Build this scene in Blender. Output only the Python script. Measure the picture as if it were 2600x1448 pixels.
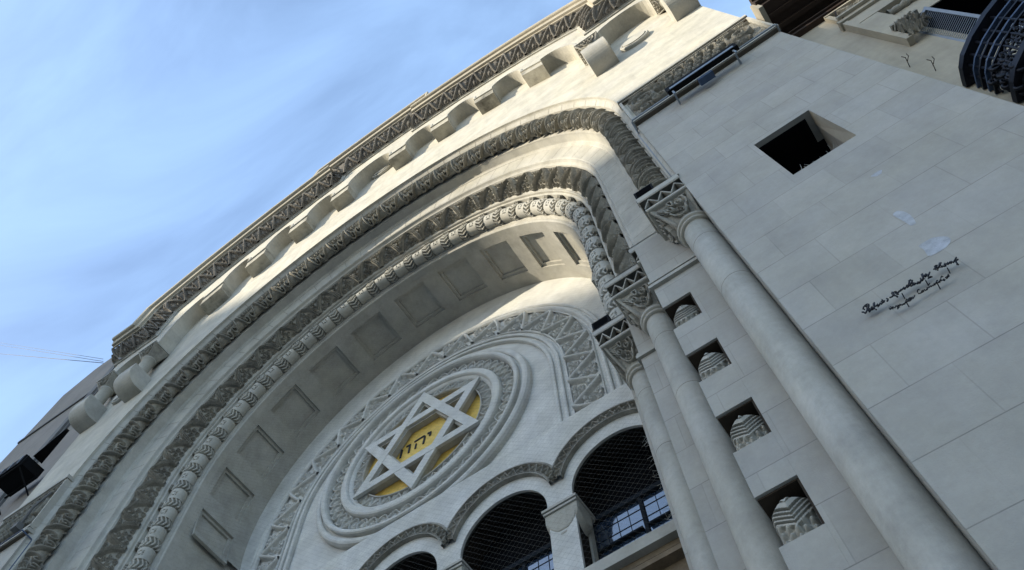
import bpy, bmesh, math, random
import numpy as np
from mathutils import Matrix, Vector
from mathutils.geometry import tessellate_polygon
random.seed(7); rng = np.random.default_rng(7)
R = math.radians; PI = math.pi
scn = bpy.context.scene; col = scn.collection
for o in list(bpy.data.objects): bpy.data.objects.remove(o)
# ------------------------------------------------------------------ camera, sky, sun, exposure
cam = bpy.data.cameras.new('camera'); camo = bpy.data.objects.new('camera', cam); col.objects.link(camo)
cam.sensor_width = 36; cam.lens = 29.194; cam.clip_start = .05; cam.clip_end = 3000
RW = ((0.823244, 0.566948, -0.028957), (-0.533259, 0.754817, -0.381951), (-0.194689, 0.32988, 0.923729))
camo.matrix_world = Matrix(((RW[0][0], -RW[1][0], -RW[2][0], 4.737), (RW[0][1], -RW[1][1], -RW[2][1], 0),
                            (RW[0][2], -RW[1][2], -RW[2][2], 1.6), (0, 0, 0, 1)))
scn.camera = camo
LD = Vector((.37, .30, -.19)).normalized()          # the way the sunlight travels
EL = math.asin(-LD.z); AZ = math.atan2(-LD.x, -LD.y)
w = bpy.data.worlds.new('World'); scn.world = w; w.use_nodes = True
nt = w.node_tree; nt.nodes.clear()
out = nt.nodes.new('ShaderNodeOutputWorld'); bg = nt.nodes.new('ShaderNodeBackground')
sky = nt.nodes.new('ShaderNodeTexSky'); sky.sky_type = 'NISHITA'; sky.sun_disc = False
sky.sun_elevation = EL; sky.sun_rotation = AZ; sky.air_density = 1.0; sky.dust_density = .7; sky.ozone_density = 1.6
tc = nt.nodes.new('ShaderNodeTexCoord'); mp = nt.nodes.new('ShaderNodeMapping'); mp.inputs['Scale'].default_value = (1.0, 3.2, 2.0)
mp.inputs['Rotation'].default_value = (.3, .2, .7)
nz = nt.nodes.new('ShaderNodeTexNoise'); nz.inputs['Scale'].default_value = 1.6; nz.inputs['Detail'].default_value = 7; nz.inputs['Roughness'].default_value = .55
nz.inputs['Distortion'].default_value = .6
cr = nt.nodes.new('ShaderNodeValToRGB'); cr.color_ramp.elements[0].position = .25; cr.color_ramp.elements[0].color = (0, 0, 0, 1)
cr.color_ramp.elements[1].position = .80; cr.color_ramp.elements[1].color = (.45, .45, .45, 1)
mx = nt.nodes.new('ShaderNodeMix'); mx.data_type = 'RGBA'; mx.inputs[7].default_value = (3.3, 5.1, 8.0, 1)
nt.links.new(tc.outputs['Generated'], mp.inputs[0]); nt.links.new(mp.outputs[0], nz.inputs['Vector'])
nt.links.new(nz.outputs['Fac'], cr.inputs[0]); nt.links.new(cr.outputs[0], mx.inputs[0])
nt.links.new(sky.outputs[0], mx.inputs[6]); nt.links.new(mx.outputs[2], bg.inputs[0])
bg.inputs[1].default_value = .15
nt.links.new(bg.outputs[0], out.inputs[0])
sl = bpy.data.lights.new('sun', 'SUN'); sl.energy = 4.0; sl.angle = R(.6); sl.color = (1, .90, .73)
so = bpy.data.objects.new('sun', sl); col.objects.link(so); so.rotation_euler = (-LD).to_track_quat('Z', 'Y').to_euler()
so.location = (-40, -30, 40)
scn.view_settings.view_transform = 'Standard'; scn.view_settings.look = 'None'; scn.view_settings.gamma = 1
scn.view_settings.exposure = 1.0
scn.cycles.max_bounces = 8; scn.cycles.diffuse_bounces = 2

# ------------------------------------------------------------------ materials
def mat(name, colr, rough=.85, var=.18, nscale=3.0, bump=.15, bscale=60, spec=.25, metal=0, brick=None, stain=0, streak=0):
    m = bpy.data.materials.new(name); m.use_nodes = True; t = m.node_tree; b = t.nodes['Principled BSDF']
    b.inputs['Roughness'].default_value = rough; b.inputs['Metallic'].default_value = metal
    b.inputs['Specular IOR Level'].default_value = spec
    g = t.nodes.new('ShaderNodeNewGeometry'); P = g.outputs['Position']
    def noise(s, d=5, r=.6, vec=None):
        n = t.nodes.new('ShaderNodeTexNoise'); n.inputs['Scale'].default_value = s; n.inputs['Detail'].default_value = d
        n.inputs['Roughness'].default_value = r; t.links.new(vec or P, n.inputs['Vector']); return n.outputs['Fac']
    def mathn(op, a, b_, c=None):
        n = t.nodes.new('ShaderNodeMath'); n.operation = op
        for i, x in enumerate((a, b_, c)):
            if x is None: continue
            if isinstance(x, (int, float)): n.inputs[i].default_value = x
            else: t.links.new(x, n.inputs[i])
        return n.outputs[0]
    def maprange(x, a, b_, c, d):
        n = t.nodes.new('ShaderNodeMapRange'); t.links.new(x, n.inputs[0])
        for i, v in enumerate((a, b_, c, d)): n.inputs[i + 1].default_value = v
        return n.outputs[0]
    v1 = maprange(noise(nscale), .3, .7, 1 - var, 1 + var * .6)
    v2 = maprange(noise(nscale * 9, 6, .7), .3, .7, 1 - var * .5, 1 + var * .4)
    f = mathn('MULTIPLY', v1, v2)
    if stain:
        s = maprange(noise(1.1, 8, .72), .52, .72, 1, 1 - stain); f = mathn('MULTIPLY', f, s)
    if streak:
        mpn = t.nodes.new('ShaderNodeMapping'); mpn.inputs['Scale'].default_value = (5, 5, .5); t.links.new(P, mpn.inputs[0])
        s = maprange(noise(1.0, 6, .65, mpn.outputs[0]), .5, .78, 1, 1 - streak); f = mathn('MULTIPLY', f, s)
    hb = noise(bscale, 4, .6); h = hb
    if brick:
        bw, bh, ox, oz, mw, dark = brick
        sp = t.nodes.new('ShaderNodeSeparateXYZ'); t.links.new(P, sp.inputs[0])
        cb = t.nodes.new('ShaderNodeCombineXYZ')
        t.links.new(mathn('SUBTRACT', sp.outputs[0], ox), cb.inputs[0]); t.links.new(mathn('SUBTRACT', sp.outputs[2], oz), cb.inputs[1])
        br = t.nodes.new('ShaderNodeTexBrick'); t.links.new(cb.outputs[0], br.inputs['Vector'])
        br.inputs['Scale'].default_value = 1; br.inputs['Brick Width'].default_value = bw; br.inputs['Row Height'].default_value = bh
        br.inputs['Mortar Size'].default_value = mw; br.inputs['Mortar Smooth'].default_value = .3; br.inputs['Bias'].default_value = 0
        br.inputs['Color1'].default_value = (.94, .94, .94, 1); br.inputs['Color2'].default_value = (1.04, 1.04, 1.04, 1)
        br.inputs['Mortar'].default_value = (1, 1, 1, 1)
        # joints are cut unevenly: some nearly filled
        jn = maprange(noise(1.7, 3), .35, .62, .15, 1)
        hz = mathn('PINGPONG', mathn('SUBTRACT', sp.outputs[2], oz), bh / 2)
        hl = mathn('MULTIPLY', maprange(hz, mw * .5, mw * 1.1, 1, 0), maprange(noise(2.3, 3), .35, .6, .45, 1))
        fac = mathn('MAXIMUM', mathn('MULTIPLY', mathn('MULTIPLY', br.outputs['Fac'], jn), .45), hl)
        f = mathn('MULTIPLY', f, mathn('MULTIPLY_ADD', fac, -dark, 1.0))
        sep = t.nodes.new('ShaderNodeSeparateColor'); t.links.new(br.outputs['Color'], sep.inputs[0])
        f = mathn('MULTIPLY', f, sep.outputs[0])
        h = mathn('MULTIPLY_ADD', fac, -2.0, hb)
    mixc = t.nodes.new('ShaderNodeMix'); mixc.data_type = 'RGBA'
    mixc.inputs[6].default_value = (*[c * .96 for c in colr[:2]], colr[2] * .86, 1); mixc.inputs[7].default_value = (colr[0] * .97, colr[1], colr[2] * 1.05, 1)
    t.links.new(noise(nscale * .6, 4), mixc.inputs[0])
    vm = t.nodes.new('ShaderNodeVectorMath'); vm.operation = 'SCALE'; t.links.new(mixc.outputs[2], vm.inputs[0]); t.links.new(f, vm.inputs['Scale'])
    t.links.new(vm.outputs[0], b.inputs['Base Color'])
    if bump:
        bp = t.nodes.new('ShaderNodeBump'); bp.inputs['Strength'].default_value = bump; bp.inputs['Distance'].default_value = .01
        t.links.new(h, bp.inputs['Height']); t.links.new(bp.outputs[0], b.inputs['Normal'])
    return m
BR = (.42, .4275, 5.04, 4.045, .0040, .40)
M = dict(
 stone=mat('pale_stone', (.44, .415, .365), streak=.14, stain=.12),
 ashlar=mat('ashlar_stone', (.41, .385, .345), var=.10, brick=BR, streak=.08, stain=.10, bscale=110, bump=.25),
 upper=mat('upper_ashlar', (.50, .465, .395), brick=(.84, .4275, 5.04, 4.045, .003, .12), streak=.12, stain=.08),
 carved=mat('carved_stone', (.30, .278, .235), var=.4, nscale=5, streak=.2),
 sooty=mat('sooty_shaded_carved_stone', (.20, .18, .155), var=.5, nscale=2.2, stain=.5),  # soot crust, with the shade under the cornice also in this tone
 tymp=mat('tympanum_stone', (.60, .58, .54), brick=(.62, .31, 0, 7.5, .003, .12), stain=.08),
 shaft=mat('column_stone', (.44, .412, .355), nscale=2.2, var=.2, bscale=140, bump=.3, streak=.2, stain=.15),
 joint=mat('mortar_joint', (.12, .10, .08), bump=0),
 gold=mat('gold_leaf', (.80, .52, .10), rough=.38, var=.2, nscale=8, bump=.25, bscale=25, metal=.55, spec=.5),
 black=mat('black_paint', (.008, .008, .009), rough=.8, spec=.1, var=.1, bump=.05),
 iron=mat('wrought_iron', (.012, .014, .022), rough=.45, var=.2, bump=.1, metal=.2),
 blue=mat('blue_grey_paint', (.055, .085, .15), rough=.5, var=.15, bump=.05),
 galv=mat('galvanised_conduit', (.26, .29, .33), rough=.5, var=.1, metal=.3, bump=.05),
 lettermetal=mat('black_bronze', (.008, .008, .012), rough=.5, var=.1, bump=0),
 dark=mat('dark_void', (.006, .006, .007), rough=1, var=0, bump=0, spec=0),
 soffit=mat('shade_dark_recess', (.045, .032, .022), var=.3, nscale=2),  # near-black tone carrying recess shade, for the notches and abacus
 recess=mat('shade_dark_reveal', (.014, .009, .006), var=.3, nscale=2, spec=.1),  # near-black tone stands in for shade inside the arched windows
 stained=mat('water_stained_stone', (.42, .385, .315), var=.25, nscale=4, stain=.75, streak=.5),
 medal=mat('smooth_pale_stone', (.60, .58, .54), streak=.1, stain=.08),
 cream=mat('cream_render', (.42, .37, .29), var=.15, nscale=1.2, stain=.12, streak=.16),
 brown=mat('brown_painted_soffit', (.045, .028, .02), rough=.7, var=.2, nscale=2),
 grey=mat('grey_render', (.25, .225, .20), var=.14, nscale=1.0, stain=.15, streak=.15),
 gdark=mat('grey_trim', (.16, .155, .15), var=.14),
 wood=mat('aged_sill_stone', (.20, .15, .10), var=.3, nscale=6, streak=.2),
 thread=mat('net_thread', (.13, .125, .11), rough=.9, var=0, bump=0),
 twig=mat('plastic_spike', (.42, .41, .38), rough=.6, var=0, bump=0),
 lead=mat('window_leading', (.012, .015, .02), rough=.8, var=0, bump=0, spec=.08),
 wire=mat('cable', (.02, .02, .025), rough=.7, var=0, bump=0),
 asphalt=mat('asphalt', (.05, .05, .052), var=.2, nscale=4), pave=mat('paving', (.34, .33, .31)),
 patch=mat('white_filler', (.44, .45, .48), var=.25, nscale=14, bump=.02))
def glassmat():
    m = bpy.data.materials.new('leaded_glass'); m.use_nodes = True; t = m.node_tree; b = t.nodes['Principled BSDF']
    b.inputs['Base Color'].default_value = (.02, .035, .06, 1); b.inputs['Roughness'].default_value = .07
    b.inputs['Specular IOR Level'].default_value = 1.0; b.inputs['IOR'].default_value = 2.1
    n = t.nodes.new('ShaderNodeTexNoise'); n.inputs['Scale'].default_value = 7; bp = t.nodes.new('ShaderNodeBump'); bp.inputs['Strength'].default_value = .12; bp.inputs['Distance'].default_value = .03
    t.links.new(n.outputs['Fac'], bp.inputs['Height']); t.links.new(bp.outputs[0], b.inputs['Normal']); return m
M['glass'] = glassmat()

# ------------------------------------------------------------------ helpers
def link(name, me, m, parent=None, smooth=False):
    for q in (m if isinstance(m, (list, tuple)) else [m]): me.materials.append(q)
    if smooth: me.polygons.foreach_set('use_smooth', [True] * len(me.polygons))
    o = bpy.data.objects.new(name, me); col.objects.link(o); o.parent = parent; return o
def empty(name, loc=(0, 0, 0), parent=None):
    o = bpy.data.objects.new(name, None); col.objects.link(o); o.location = loc; o.parent = parent; o.empty_display_size = .2; return o
def tag(o, label, cat, group=None, kind=None):
    o['label'] = label; o['category'] = cat
    if group: o['group'] = group
    if kind: o['kind'] = kind
    return o
class MB:
    def __init__(s): s.v = []; s.f = []; s.n = 0; s.mi = []; s.cur = 0
    def add(s, V, F):
        V = np.asarray(V, float).reshape(-1, 3); s.mi += [s.cur] * (len(s.f) - len(s.mi) + len(F)); s.v.append(V); s.f += [tuple(int(i) + s.n for i in f) for f in F]; s.n += len(V)
    def grid(s, P, cu=False, cv=False, flip=False):
        n, m = P.shape[:2]; nn = n if cu else n - 1; mm = m if cv else m - 1
        i, j = np.meshgrid(np.arange(nn), np.arange(mm), indexing='ij'); i = i.ravel(); j = j.ravel()
        a = i * m + j; b = ((i + 1) % n) * m + j; c = ((i + 1) % n) * m + (j + 1) % m; d = i * m + (j + 1) % m
        q = np.stack([a, b, c, d] if not flip else [d, c, b, a], 1)
        s.add(P.reshape(-1, 3), q.tolist())
    def box(s, x0, x1, y0, y1, z0, z1):
        s.add([(x0, y0, z0), (x1, y0, z0), (x1, y1, z0), (x0, y1, z0), (x0, y0, z1), (x1, y0, z1), (x1, y1, z1), (x0, y1, z1)],
              [(0, 3, 2, 1), (4, 5, 6, 7), (0, 1, 5, 4), (1, 2, 6, 5), (2, 3, 7, 6), (3, 0, 4, 7)])
    def slab(s, outer, holes, y0, y1, plane='xz'):
        """polygon with holes pushed from y0 to y1"""
        loops = [outer] + list(holes)
        def P(p, y): return (p[0], y, p[1]) if plane == 'xz' else ((p[0], p[1], y) if plane == 'xy' else (y, p[0], p[1]))
        pl = [[Vector((p[0], p[1], 0)) for p in l] for l in loops]
        tr = tessellate_polygon(pl); flat = [p for l in loops for p in l]; n = len(flat)
        V = [P(p, y0) for p in flat] + [P(p, y1) for p in flat]
        F = [tuple(t) for t in tr] + [tuple(i + n for i in reversed(t)) for t in tr]; k = 0
        for l in loops:
            m = len(l)
            for i in range(m): F.append((k + i, k + (i + 1) % m, k + (i + 1) % m + n, k + i + n))
            k += m
        s.add(V, F)
    def tube(s, pts, r, k=6, closed=False):
        pts = [Vector(p) for p in pts]; n = len(pts); rings = []
        up = Vector((0, 0, 1)); rr = r if hasattr(r, '__len__') else [r] * n
        for i, p in enumerate(pts):
            a = pts[(i - 1) % n] if (closed or i) else p; b = pts[(i + 1) % n] if (closed or i < n - 1) else p
            t = (b - a).normalized(); u = t.cross(up)
            if u.length < .05: u = t.cross(Vector((0, 1, 0)))
            u.normalize(); v = t.cross(u)
            rings.append([p + (u * math.cos(q) + v * math.sin(q)) * rr[i] for q in np.linspace(0, 2 * PI, k, endpoint=False)])
        s.grid(np.array(rings), cu=closed, cv=True)
        if not closed:
            s.f.append(tuple(s.n - n * k + j for j in reversed(range(k)))); s.f.append(tuple(s.n - k + j for j in range(k)))
    def lathe(s, prof, cx, cy, k=40, caps=True):
        a = np.linspace(0, 2 * PI, k, endpoint=False); P = np.array([[(cx + r * math.cos(t), cy + r * math.sin(t), z) for t in a] for r, z in prof])
        s.grid(P, cv=True)
        if caps: s.f.append(tuple(s.n - k + j for j in range(k)))
    def build(s, name, m, parent=None, smooth=False, weld=False):
        me = bpy.data.meshes.new(name); V = np.concatenate(s.v) if s.v else np.zeros((0, 3))
        me.from_pydata(V.tolist(), [], s.f); me.update()
        if isinstance(m, (list, tuple)):
            for q in m[1:]: pass
            mi = s.mi + [s.cur] * (len(s.f) - len(s.mi)); me.polygons.foreach_set('material_index', mi)
        bm = bmesh.new(); bm.from_mesh(me)
        if weld: bmesh.ops.remove_doubles(bm, verts=bm.verts, dist=1e-5)
        if len(s.f) < 60000: bmesh.ops.recalc_face_normals(bm, faces=bm.faces)
        bm.to_mesh(me); bm.free()
        return link(name, me, m, parent, smooth)

# height field of one ornament cell made of strokes (u along, v across, in 0..1 of the cell, widths in metres)
def cell(L, Wd, strokes, nu=72, nv=48, base=0., gain=1.55):
    u = (np.arange(nu) + .5) / nu * L; v = np.linspace(0, 1, nv) * Wd
    U, V = np.meshgrid(u, v, indexing='ij'); H = np.full(U.shape, base)
    for pts, hw, ht in strokes:
        for sh in (-1, 0, 1):
            d2 = np.full(U.shape, 1e9)
            if len(pts) == 1: pts = [pts[0], pts[0]]
            for (a, b), (c, d) in zip(pts[:-1], pts[1:]):
                ax, ay, bx, by = (a + sh) * L, b * Wd, (c + sh) * L, d * Wd
                dx, dy = bx - ax, by - ay; q = dx * dx + dy * dy + 1e-12
                t = np.clip(((U - ax) * dx + (V - ay) * dy) / q, 0, 1)
                d2 = np.minimum(d2, (U - ax - t * dx) ** 2 + (V - ay - t * dy) ** 2)
            h = gain * ht * np.clip(1 - d2 / (hw * hw), 0, 1) ** .38
            if ht > 0: H = np.maximum(H, base + h)
            else: H = np.minimum(H, np.where(d2 < hw * hw, base + h, H))
    return H - .010 * (gain > 1)
def spiral(cx, cy, r0, r1, a0, turns, n=16, sx=1, sy=1):
    return [(cx + sx * (r0 + (r1 - r0) * i / (n - 1)) * math.cos(a0 + turns * 2 * PI * i / (n - 1)),
             cy + sy * (r0 + (r1 - r0) * i / (n - 1)) * math.sin(a0 + turns * 2 * PI * i / (n - 1))) for i in range(n)]
ZC = 12.55
def arch_path(r, z0, zc=ZC, step=.01, z0r=None):
    """list of (bx,bz,dx,dz) for a stilted arch from left foot over the top to the right foot, and running length at radius r"""
    z0r = z0 if z0r is None else z0r
    nl = max(2, int((zc - z0) / step)); na = max(8, int(PI * r / step)); nr = max(2, int((zc - z0r) / step)); out_ = []; s_ = []
    for i in range(nl): out_.append((0, z0 + (zc - z0) * i / nl, -1, 0)); s_.append((zc - z0) * i / nl)
    for i in range(na + 1):
        a = PI - PI * i / na; out_.append((0, zc, math.cos(a), math.sin(a))); s_.append(zc - z0 + PI * r * i / na)
    for i in range(1, nr + 1): out_.append((0, zc - (zc - z0r) * i / nr, 1, 0)); s_.append(zc - z0 + PI * r + (zc - z0r) * i / nr)
    return np.array(out_, float), np.array(s_)
def sweep_arch(prof, z0, zc=ZC, step=.08, xo=0):
    """prof [(r, y)]"""
    p, _ = arch_path(prof[0][0], z0, zc, step); P = np.zeros((len(p), len(prof), 3))
    for j, (r, y) in enumerate(prof):
        P[:, j, 0] = xo + p[:, 0] + p[:, 2] * r; P[:, j, 1] = y; P[:, j, 2] = p[:, 1] + p[:, 3] * r
    return P
def sample(H, u, nv):
    """periodic in u (fraction), take rows"""
    nu = H.shape[0]; x = (u % 1) * nu - .5; i = np.floor(x).astype(int); f = (x - i)[:, None]
    return H[i % nu] * (1 - f) + H[(i + 1) % nu] * f
def relief_arch(name, rc, yc, a, phi0, phi1, H, L, z0, zc, step, m, parent, phase=0, extra=None):
    nv = H.shape[1]; p, s = arch_path(rc, z0, zc, step); n = round(s[-1] / L); u = s / s[-1] * n + phase
    h = sample(H, u, nv); ph = np.linspace(phi0, phi1, nv)
    rr = a + h; P = np.zeros((len(p), nv, 3)); r = rc + rr * np.cos(ph)[None]; y = yc - rr * np.sin(ph)[None]
    P[..., 0] = p[:, None, 0] + p[:, None, 2] * r; P[..., 1] = y; P[..., 2] = p[:, None, 1] + p[:, None, 3] * r
    mb = MB(); mb.grid(P)
    if extra: extra(mb)
    return mb.build(name, m, parent, smooth=False)
def relief_strip(p, s, A, B, N, H, L, phase=0, n=None):
    """p path rows (bx,bz,dx,dz); A,B (r,y) ends of the strip; N (dr,dy) normal"""
    nv = H.shape[1]; n = n or max(1, round(s[-1] / L)); h = sample(H, s / s[-1] * n + phase, nv); t = np.linspace(0, 1, nv)
    r = (A[0] + (B[0] - A[0]) * t)[None] + N[0] * h; y = (A[1] + (B[1] - A[1]) * t)[None] + N[1] * h
    P = np.zeros((len(p), nv, 3)); P[..., 0] = p[:, None, 0] + p[:, None, 2] * r; P[..., 1] = y; P[..., 2] = p[:, None, 1] + p[:, None, 3] * r
    return P

# ------------------------------------------------------------------ the synagogue
SY = empty('synagogue_building', (0, 4, 0))
tag(SY, 'pale stone synagogue front with huge carved round arch, slender columns and gold star medallion', 'building')
def S(mb, name, m, smooth=False, parent=None, **k):
    o = mb.build(name, m, None, smooth, **k); pr = parent or SY; o.parent = pr
    o.matrix_parent_inverse = Matrix.Translation(-world_loc(pr)); return o
def world_loc(o):
    v = Vector(o.location)
    return v
def adopt(o, pr):
    o.parent = pr; o.matrix_parent_inverse = Matrix.Translation(-world_loc(pr)); return o
YF = 2.65; IMP = 9.08
# --- front wall
XL, XR = -6.45, 6.96
RB, RM, XB, XM, ZB = 8.10, 8.62, 5.32, 1.03, 17.45     # cornice foot: arc radius, middle arc radius, side bays, middle, side height
def cornice_line(rb=RB, rm=RM, xb=XB, xm=XM, zb=ZB, n=30, xl=XL - .1, xr=XR + .1):
    pts = [(xl, zb), (-xb, zb)]; a0 = math.acos(-xb / rb); a1 = math.acos(-xm / rb)
    pts += [(rb * math.cos(a), ZC + rb * math.sin(a)) for a in np.linspace(a0, a1, n)]
    b0 = math.acos(-xm / rm); pts += [(rm * math.cos(a), ZC + rm * math.sin(a)) for a in np.linspace(b0, PI - b0, 10)]
    pts += [(rb * math.cos(a), ZC + rb * math.sin(a)) for a in np.linspace(PI - a1, PI - a0, n)]
    return pts + [(xb, zb), (xr, zb)]
def arch_pts(r, z0, zc=ZC, n=96, cx=0):
    return [(cx - r, z0)] + [(cx + r * math.cos(a), zc + r * math.sin(a)) for a in np.linspace(PI, 0, n)] + [(cx + r, z0)]
top = cornice_line(RB + .75, RM + .75, XB + .1, XM + .08, ZB + .75, 30, XL, XR)
FZ0, FZ1 = 11.36, 12.60
mb = MB(); up = [(XL, FZ0), (XL, ZB)] + top[0:] + [(XR, FZ0), (5.04, FZ0)] + [p for p in reversed(arch_pts(5.04, FZ0)) if True][1:-1] + [(-5.04, FZ0)]
up = [p for i, p in enumerate(up) if i == 0 or (abs(p[0] - up[i - 1][0]) + abs(p[1] - up[i - 1][1])) > 1e-6]
mb.slab(up, [], YF, 2.95); S(mb, 'upper_wall', M['upper'])
mb = MB(); mb.slab([(5.04, 0), (XR - .03, 0), (XR - .03, FZ0), (5.04, FZ0)], [[(5.71, 7.66), (5.71, 8.66), (6.24, 8.66), (6.24, 7.66)]], YF, 2.95)
S(mb, 'pier_wall', M['ashlar'])
mb = MB(); mb.box(XL, -5.04, YF, 2.95, 0, FZ0); S(mb, 'pier_wall', M['ashlar'])
# window recess in the right pier
wr = MB(); wr.box(6.24, 6.5, 2.951, 3.9, 7.4, 8.9); wr.box(5.71, 6.24, 2.951, 3.9, 7.4, 7.66)
rec = S(wr, 'window_jamb', M['ashlar'])
wr = MB(); wr.box(5.5, 5.712, 2.70, 3.9, 7.4, 8.9); wr.box(5.7125, 6.18, 2.70, 3.9, 8.655, 8.9); wr.box(6.1805, 6.26, 2.95, 3.9, 8.655, 8.9); S(wr, 'recess_shade_sheet', M['dark'])  # dark sheets paint the shade on the recess head and left side
mb = MB(); mb.box(5.71, 6.24, 3.75, 3.8, 7.66, 8.66); S(mb, 'dark_back_board', M['dark'])  # dark sheet standing for the unlit room behind
mb = MB(); V = [(6.2395, 2.652, 7.662), (6.2395, 2.652, 8.658), (6.2, 2.80, 7.662), (6.235, 2.80, 8.658)]
mb.add(V, [(0, 1, 3, 2)]); S(mb, 'splayed_jamb', M['cream'])
# body behind: side walls, roof and back
bt = cornice_line(RB + .7, RM + .7, XB + .1, XM + .08, ZB + .7, 16, XL + .01, XR - .04)
P = np.array([[(x, y, z) for y in (2.94, 16)] for x, z in [(XL + .01, 0)] + bt + [(XR - .04, 0)]])
mb = MB(); mb.grid(P); mb.add([(XL, 16, 0), (XR, 16, 0), (XR, 16, 22.2), (XL, 16, 22.2)], [(0, 1, 2, 3)]); S(mb, 'side_wall', M['grey'])

# --- portal orders above the impost
prof1 = [(5.042, YF - .002), (5.042, 2.68), (5.03, 2.705), (5.00, 2.73), (4.975, 2.755), (4.972, 2.80), (4.955, 2.80), (4.955, 2.83), (4.90, 3.0), (4.72, 3.02), (4.68, 3.03), (4.68, 3.06)]
prof2 = [(4.68, 3.06), (4.665, 3.17), (4.655, 3.185), (4.635, 3.19), (4.61, 3.20), (4.60, 3.215)]
prof3 = [(4.60, 3.215), (4.45, 3.235), (4.34, 3.25), (4.325, 3.262), (4.31, 3.26), (4.295, 3.30), (4.28, 3.32), (4.26, 3.33), (4.25, 3.36)]
prof4 = [(4.02, 3.58), (3.985, 3.60), (3.965, 3.595), (3.955, 3.61), (3.955, 3.645), (3.925, 3.66), (3.915, 3.82)]
prof5 = [(3.76, 3.86), (3.675, 3.905), (3.655, 3.93), (3.62, 3.93), (3.60, 3.95), (3.60, 4.16)]
for nm, pr in (('arch_cove', prof1), ('arch_arris', prof2), ('arch_face', prof3), ('arch_fillet', prof4), ('arch_inner_fillet', prof5)):
    mb = MB(); mb.grid(sweep_arch(pr, IMP))
    if nm in ('arch_face', 'arch_cove'):             # radial joints between the arch stones
        mb.cur = 1; (r0, y0), (r1, y1) = ((4.60, 3.2135), (4.34, 3.2475)) if nm == 'arch_face' else ((5.034, 2.695), (4.976, 2.75))
        for i in range(38):
            a = R(2 + i * 176 / 37)
            def q(r, y, da): return (r * math.cos(a + da), y, ZC + r * math.sin(a + da))
            mb.add([q(r0, y0, -.0006), q(r0, y0, .0006), q(r1, y1, .0007), q(r1, y1, -.0007)], [(0, 1, 2, 3)])
        for sg in (1, -1):
            for z in np.arange(9.4, 12.5, .43): mb.add([(sg * r0, y0, z), (sg * r1, y1, z), (sg * r1, y1, z + .004), (sg * r0, y0, z + .004)], [(0, 1, 2, 3)])
    S(mb, nm, [M['stone'], M['joint']])
mb = MB()   # hidden backing so no light leaks behind the mouldings
mb.grid(sweep_arch([(5.1, 2.96), (4.9, 3.3), (4.5, 3.6), (4.3, 3.7), (4.0, 3.95), (3.86, 4.1), (3.84, 5.2), (5.3, 5.25), (5.3, 2.96)], IMP, step=.2)); S(mb, 'arch_core', M['stone'])
# carved bands
L1 = .457; W1 = .62
j = [(.03, .06), (.05, .30), (.10, .52), (.17, .72), (.25, .84), (.34, .88), (.42, .82), (.43, .72), (.36, .66), (.30, .71), (.32, .77)]
j2 = [(.13, .08), (.15, .30), (.19, .48), (.25, .62)]
k_ = [(.97, .10), (.95, .30), (.90, .50), (.83, .66), (.75, .78), (.66, .83), (.58, .77), (.58, .68), (.65, .64), (.69, .70)]
st = [(j, .020, .045), (j2, .012, .030), (k_, .018, .042)]
st += [([(.24 + .012 * q_, .10 + .055 * q_)], .013, .030) for q_ in range(9)]
st += [([(.345, .05), (.36, .3), (.40, .56)], .010, .028)]
st += [([(.50, .06), (.47, .20), (.52, .34), (.50, .52)], .015, .036), ([(.50, .12), (.59, .06)], .010, .030), ([(.50, .12), (.42, .05)], .010, .030), ([(.51, .22), (.61, .16)], .010, .030), ([(.50, .30), (.61, .27)], .010, .028), ([(.51, .40), (.61, .38)], .010, .026), ([(.50, .48), (.60, .50)], .010, .026)]
st += [([(.72, .08), (.71, .28), (.68, .50)], .012, .032), ([(.80, .08), (.79, .26), (.76, .46)], .010, .030)]
st += [([(.10, .92), (.22, .97)], .012, .02), ([(.52, .95), (.72, .96)], .012, .02)]
H1 = cell(L1, W1, st, 84, 56, 0.0, 1.75) + rng.normal(0, .001, (84, 56))
rope = relief_arch('carved_archivolt', 4.835, 2.905, .112, R(-25), R(232), H1, L1 * .99, IMP, ZC, .0070, M['carved'], None); adopt(rope, SY)
L2 = .512; W2 = .42
def vrib(off, hw, ht):
    o_ = []
    left = [(.0 + off, 1.0), (.10 + off, .72), (.24 + off, .38), (.47 + off, .0)]; right = [(1.0 - off, 1.0), (.93 - off, .66), (.80 - off, .32), (.53 - off, .0)]
    return [(left, hw, ht), (right, hw, ht)]
st = vrib(0, .046, .026) + vrib(0, .011, .042) + vrib(.062, .011, .040) + vrib(-.062, .011, .040)
for (cx, cy, r0, a0) in ((.50, .40, .10, 0), (.40, .62, .09, 2), (.60, .64, .09, 4), (.5, .84, .10, 1), (.28, .86, .08, 3), (.74, .86, .08, 5), (.50, .22, .05, 0)):
    st.append((spiral(cx, cy, .02, r0, a0, 1.3, 14, 1, 1.2), .009, .020))
for (cx, cy, r0, a0) in ((.0, .12, .10, 1), (.12, .10, .07, 3), (-.12, .10, .07, 5), (.0, .36, .09, 2), (.06, .58, .05, 0), (-.06, .56, .05, 4), (.2, .06, .05, 2), (-.2, .06, .05, 2)):
    st.append((spiral(cx, cy, .02, r0, a0, 1.2, 12, 1, 1.2), .008, .018))
H2 = cell(L2, W2, st, 84, 46, 0.0, 1.7) + rng.normal(0, .001, (84, 46))
p, s_ = arch_path(4.12, IMP, ZC, .0072); ph = np.linspace(0, 1, 46)
nv = 46; h = sample(H2, s_ / s_[-1] * round(s_[-1] / L2), nv); bul = .045 * np.sin(PI * ph)
r = (4.25 + (4.00 - 4.25) * ph)[None] - .66 * (h + bul); y = (3.36 + (3.60 - 3.36) * ph)[None] - .75 * (h + bul)
P = np.zeros((len(p), nv, 3)); P[..., 0] = p[:, None, 0] + p[:, None, 2] * r; P[..., 1] = y; P[..., 2] = p[:, None, 1] + p[:, None, 3] * r
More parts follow.
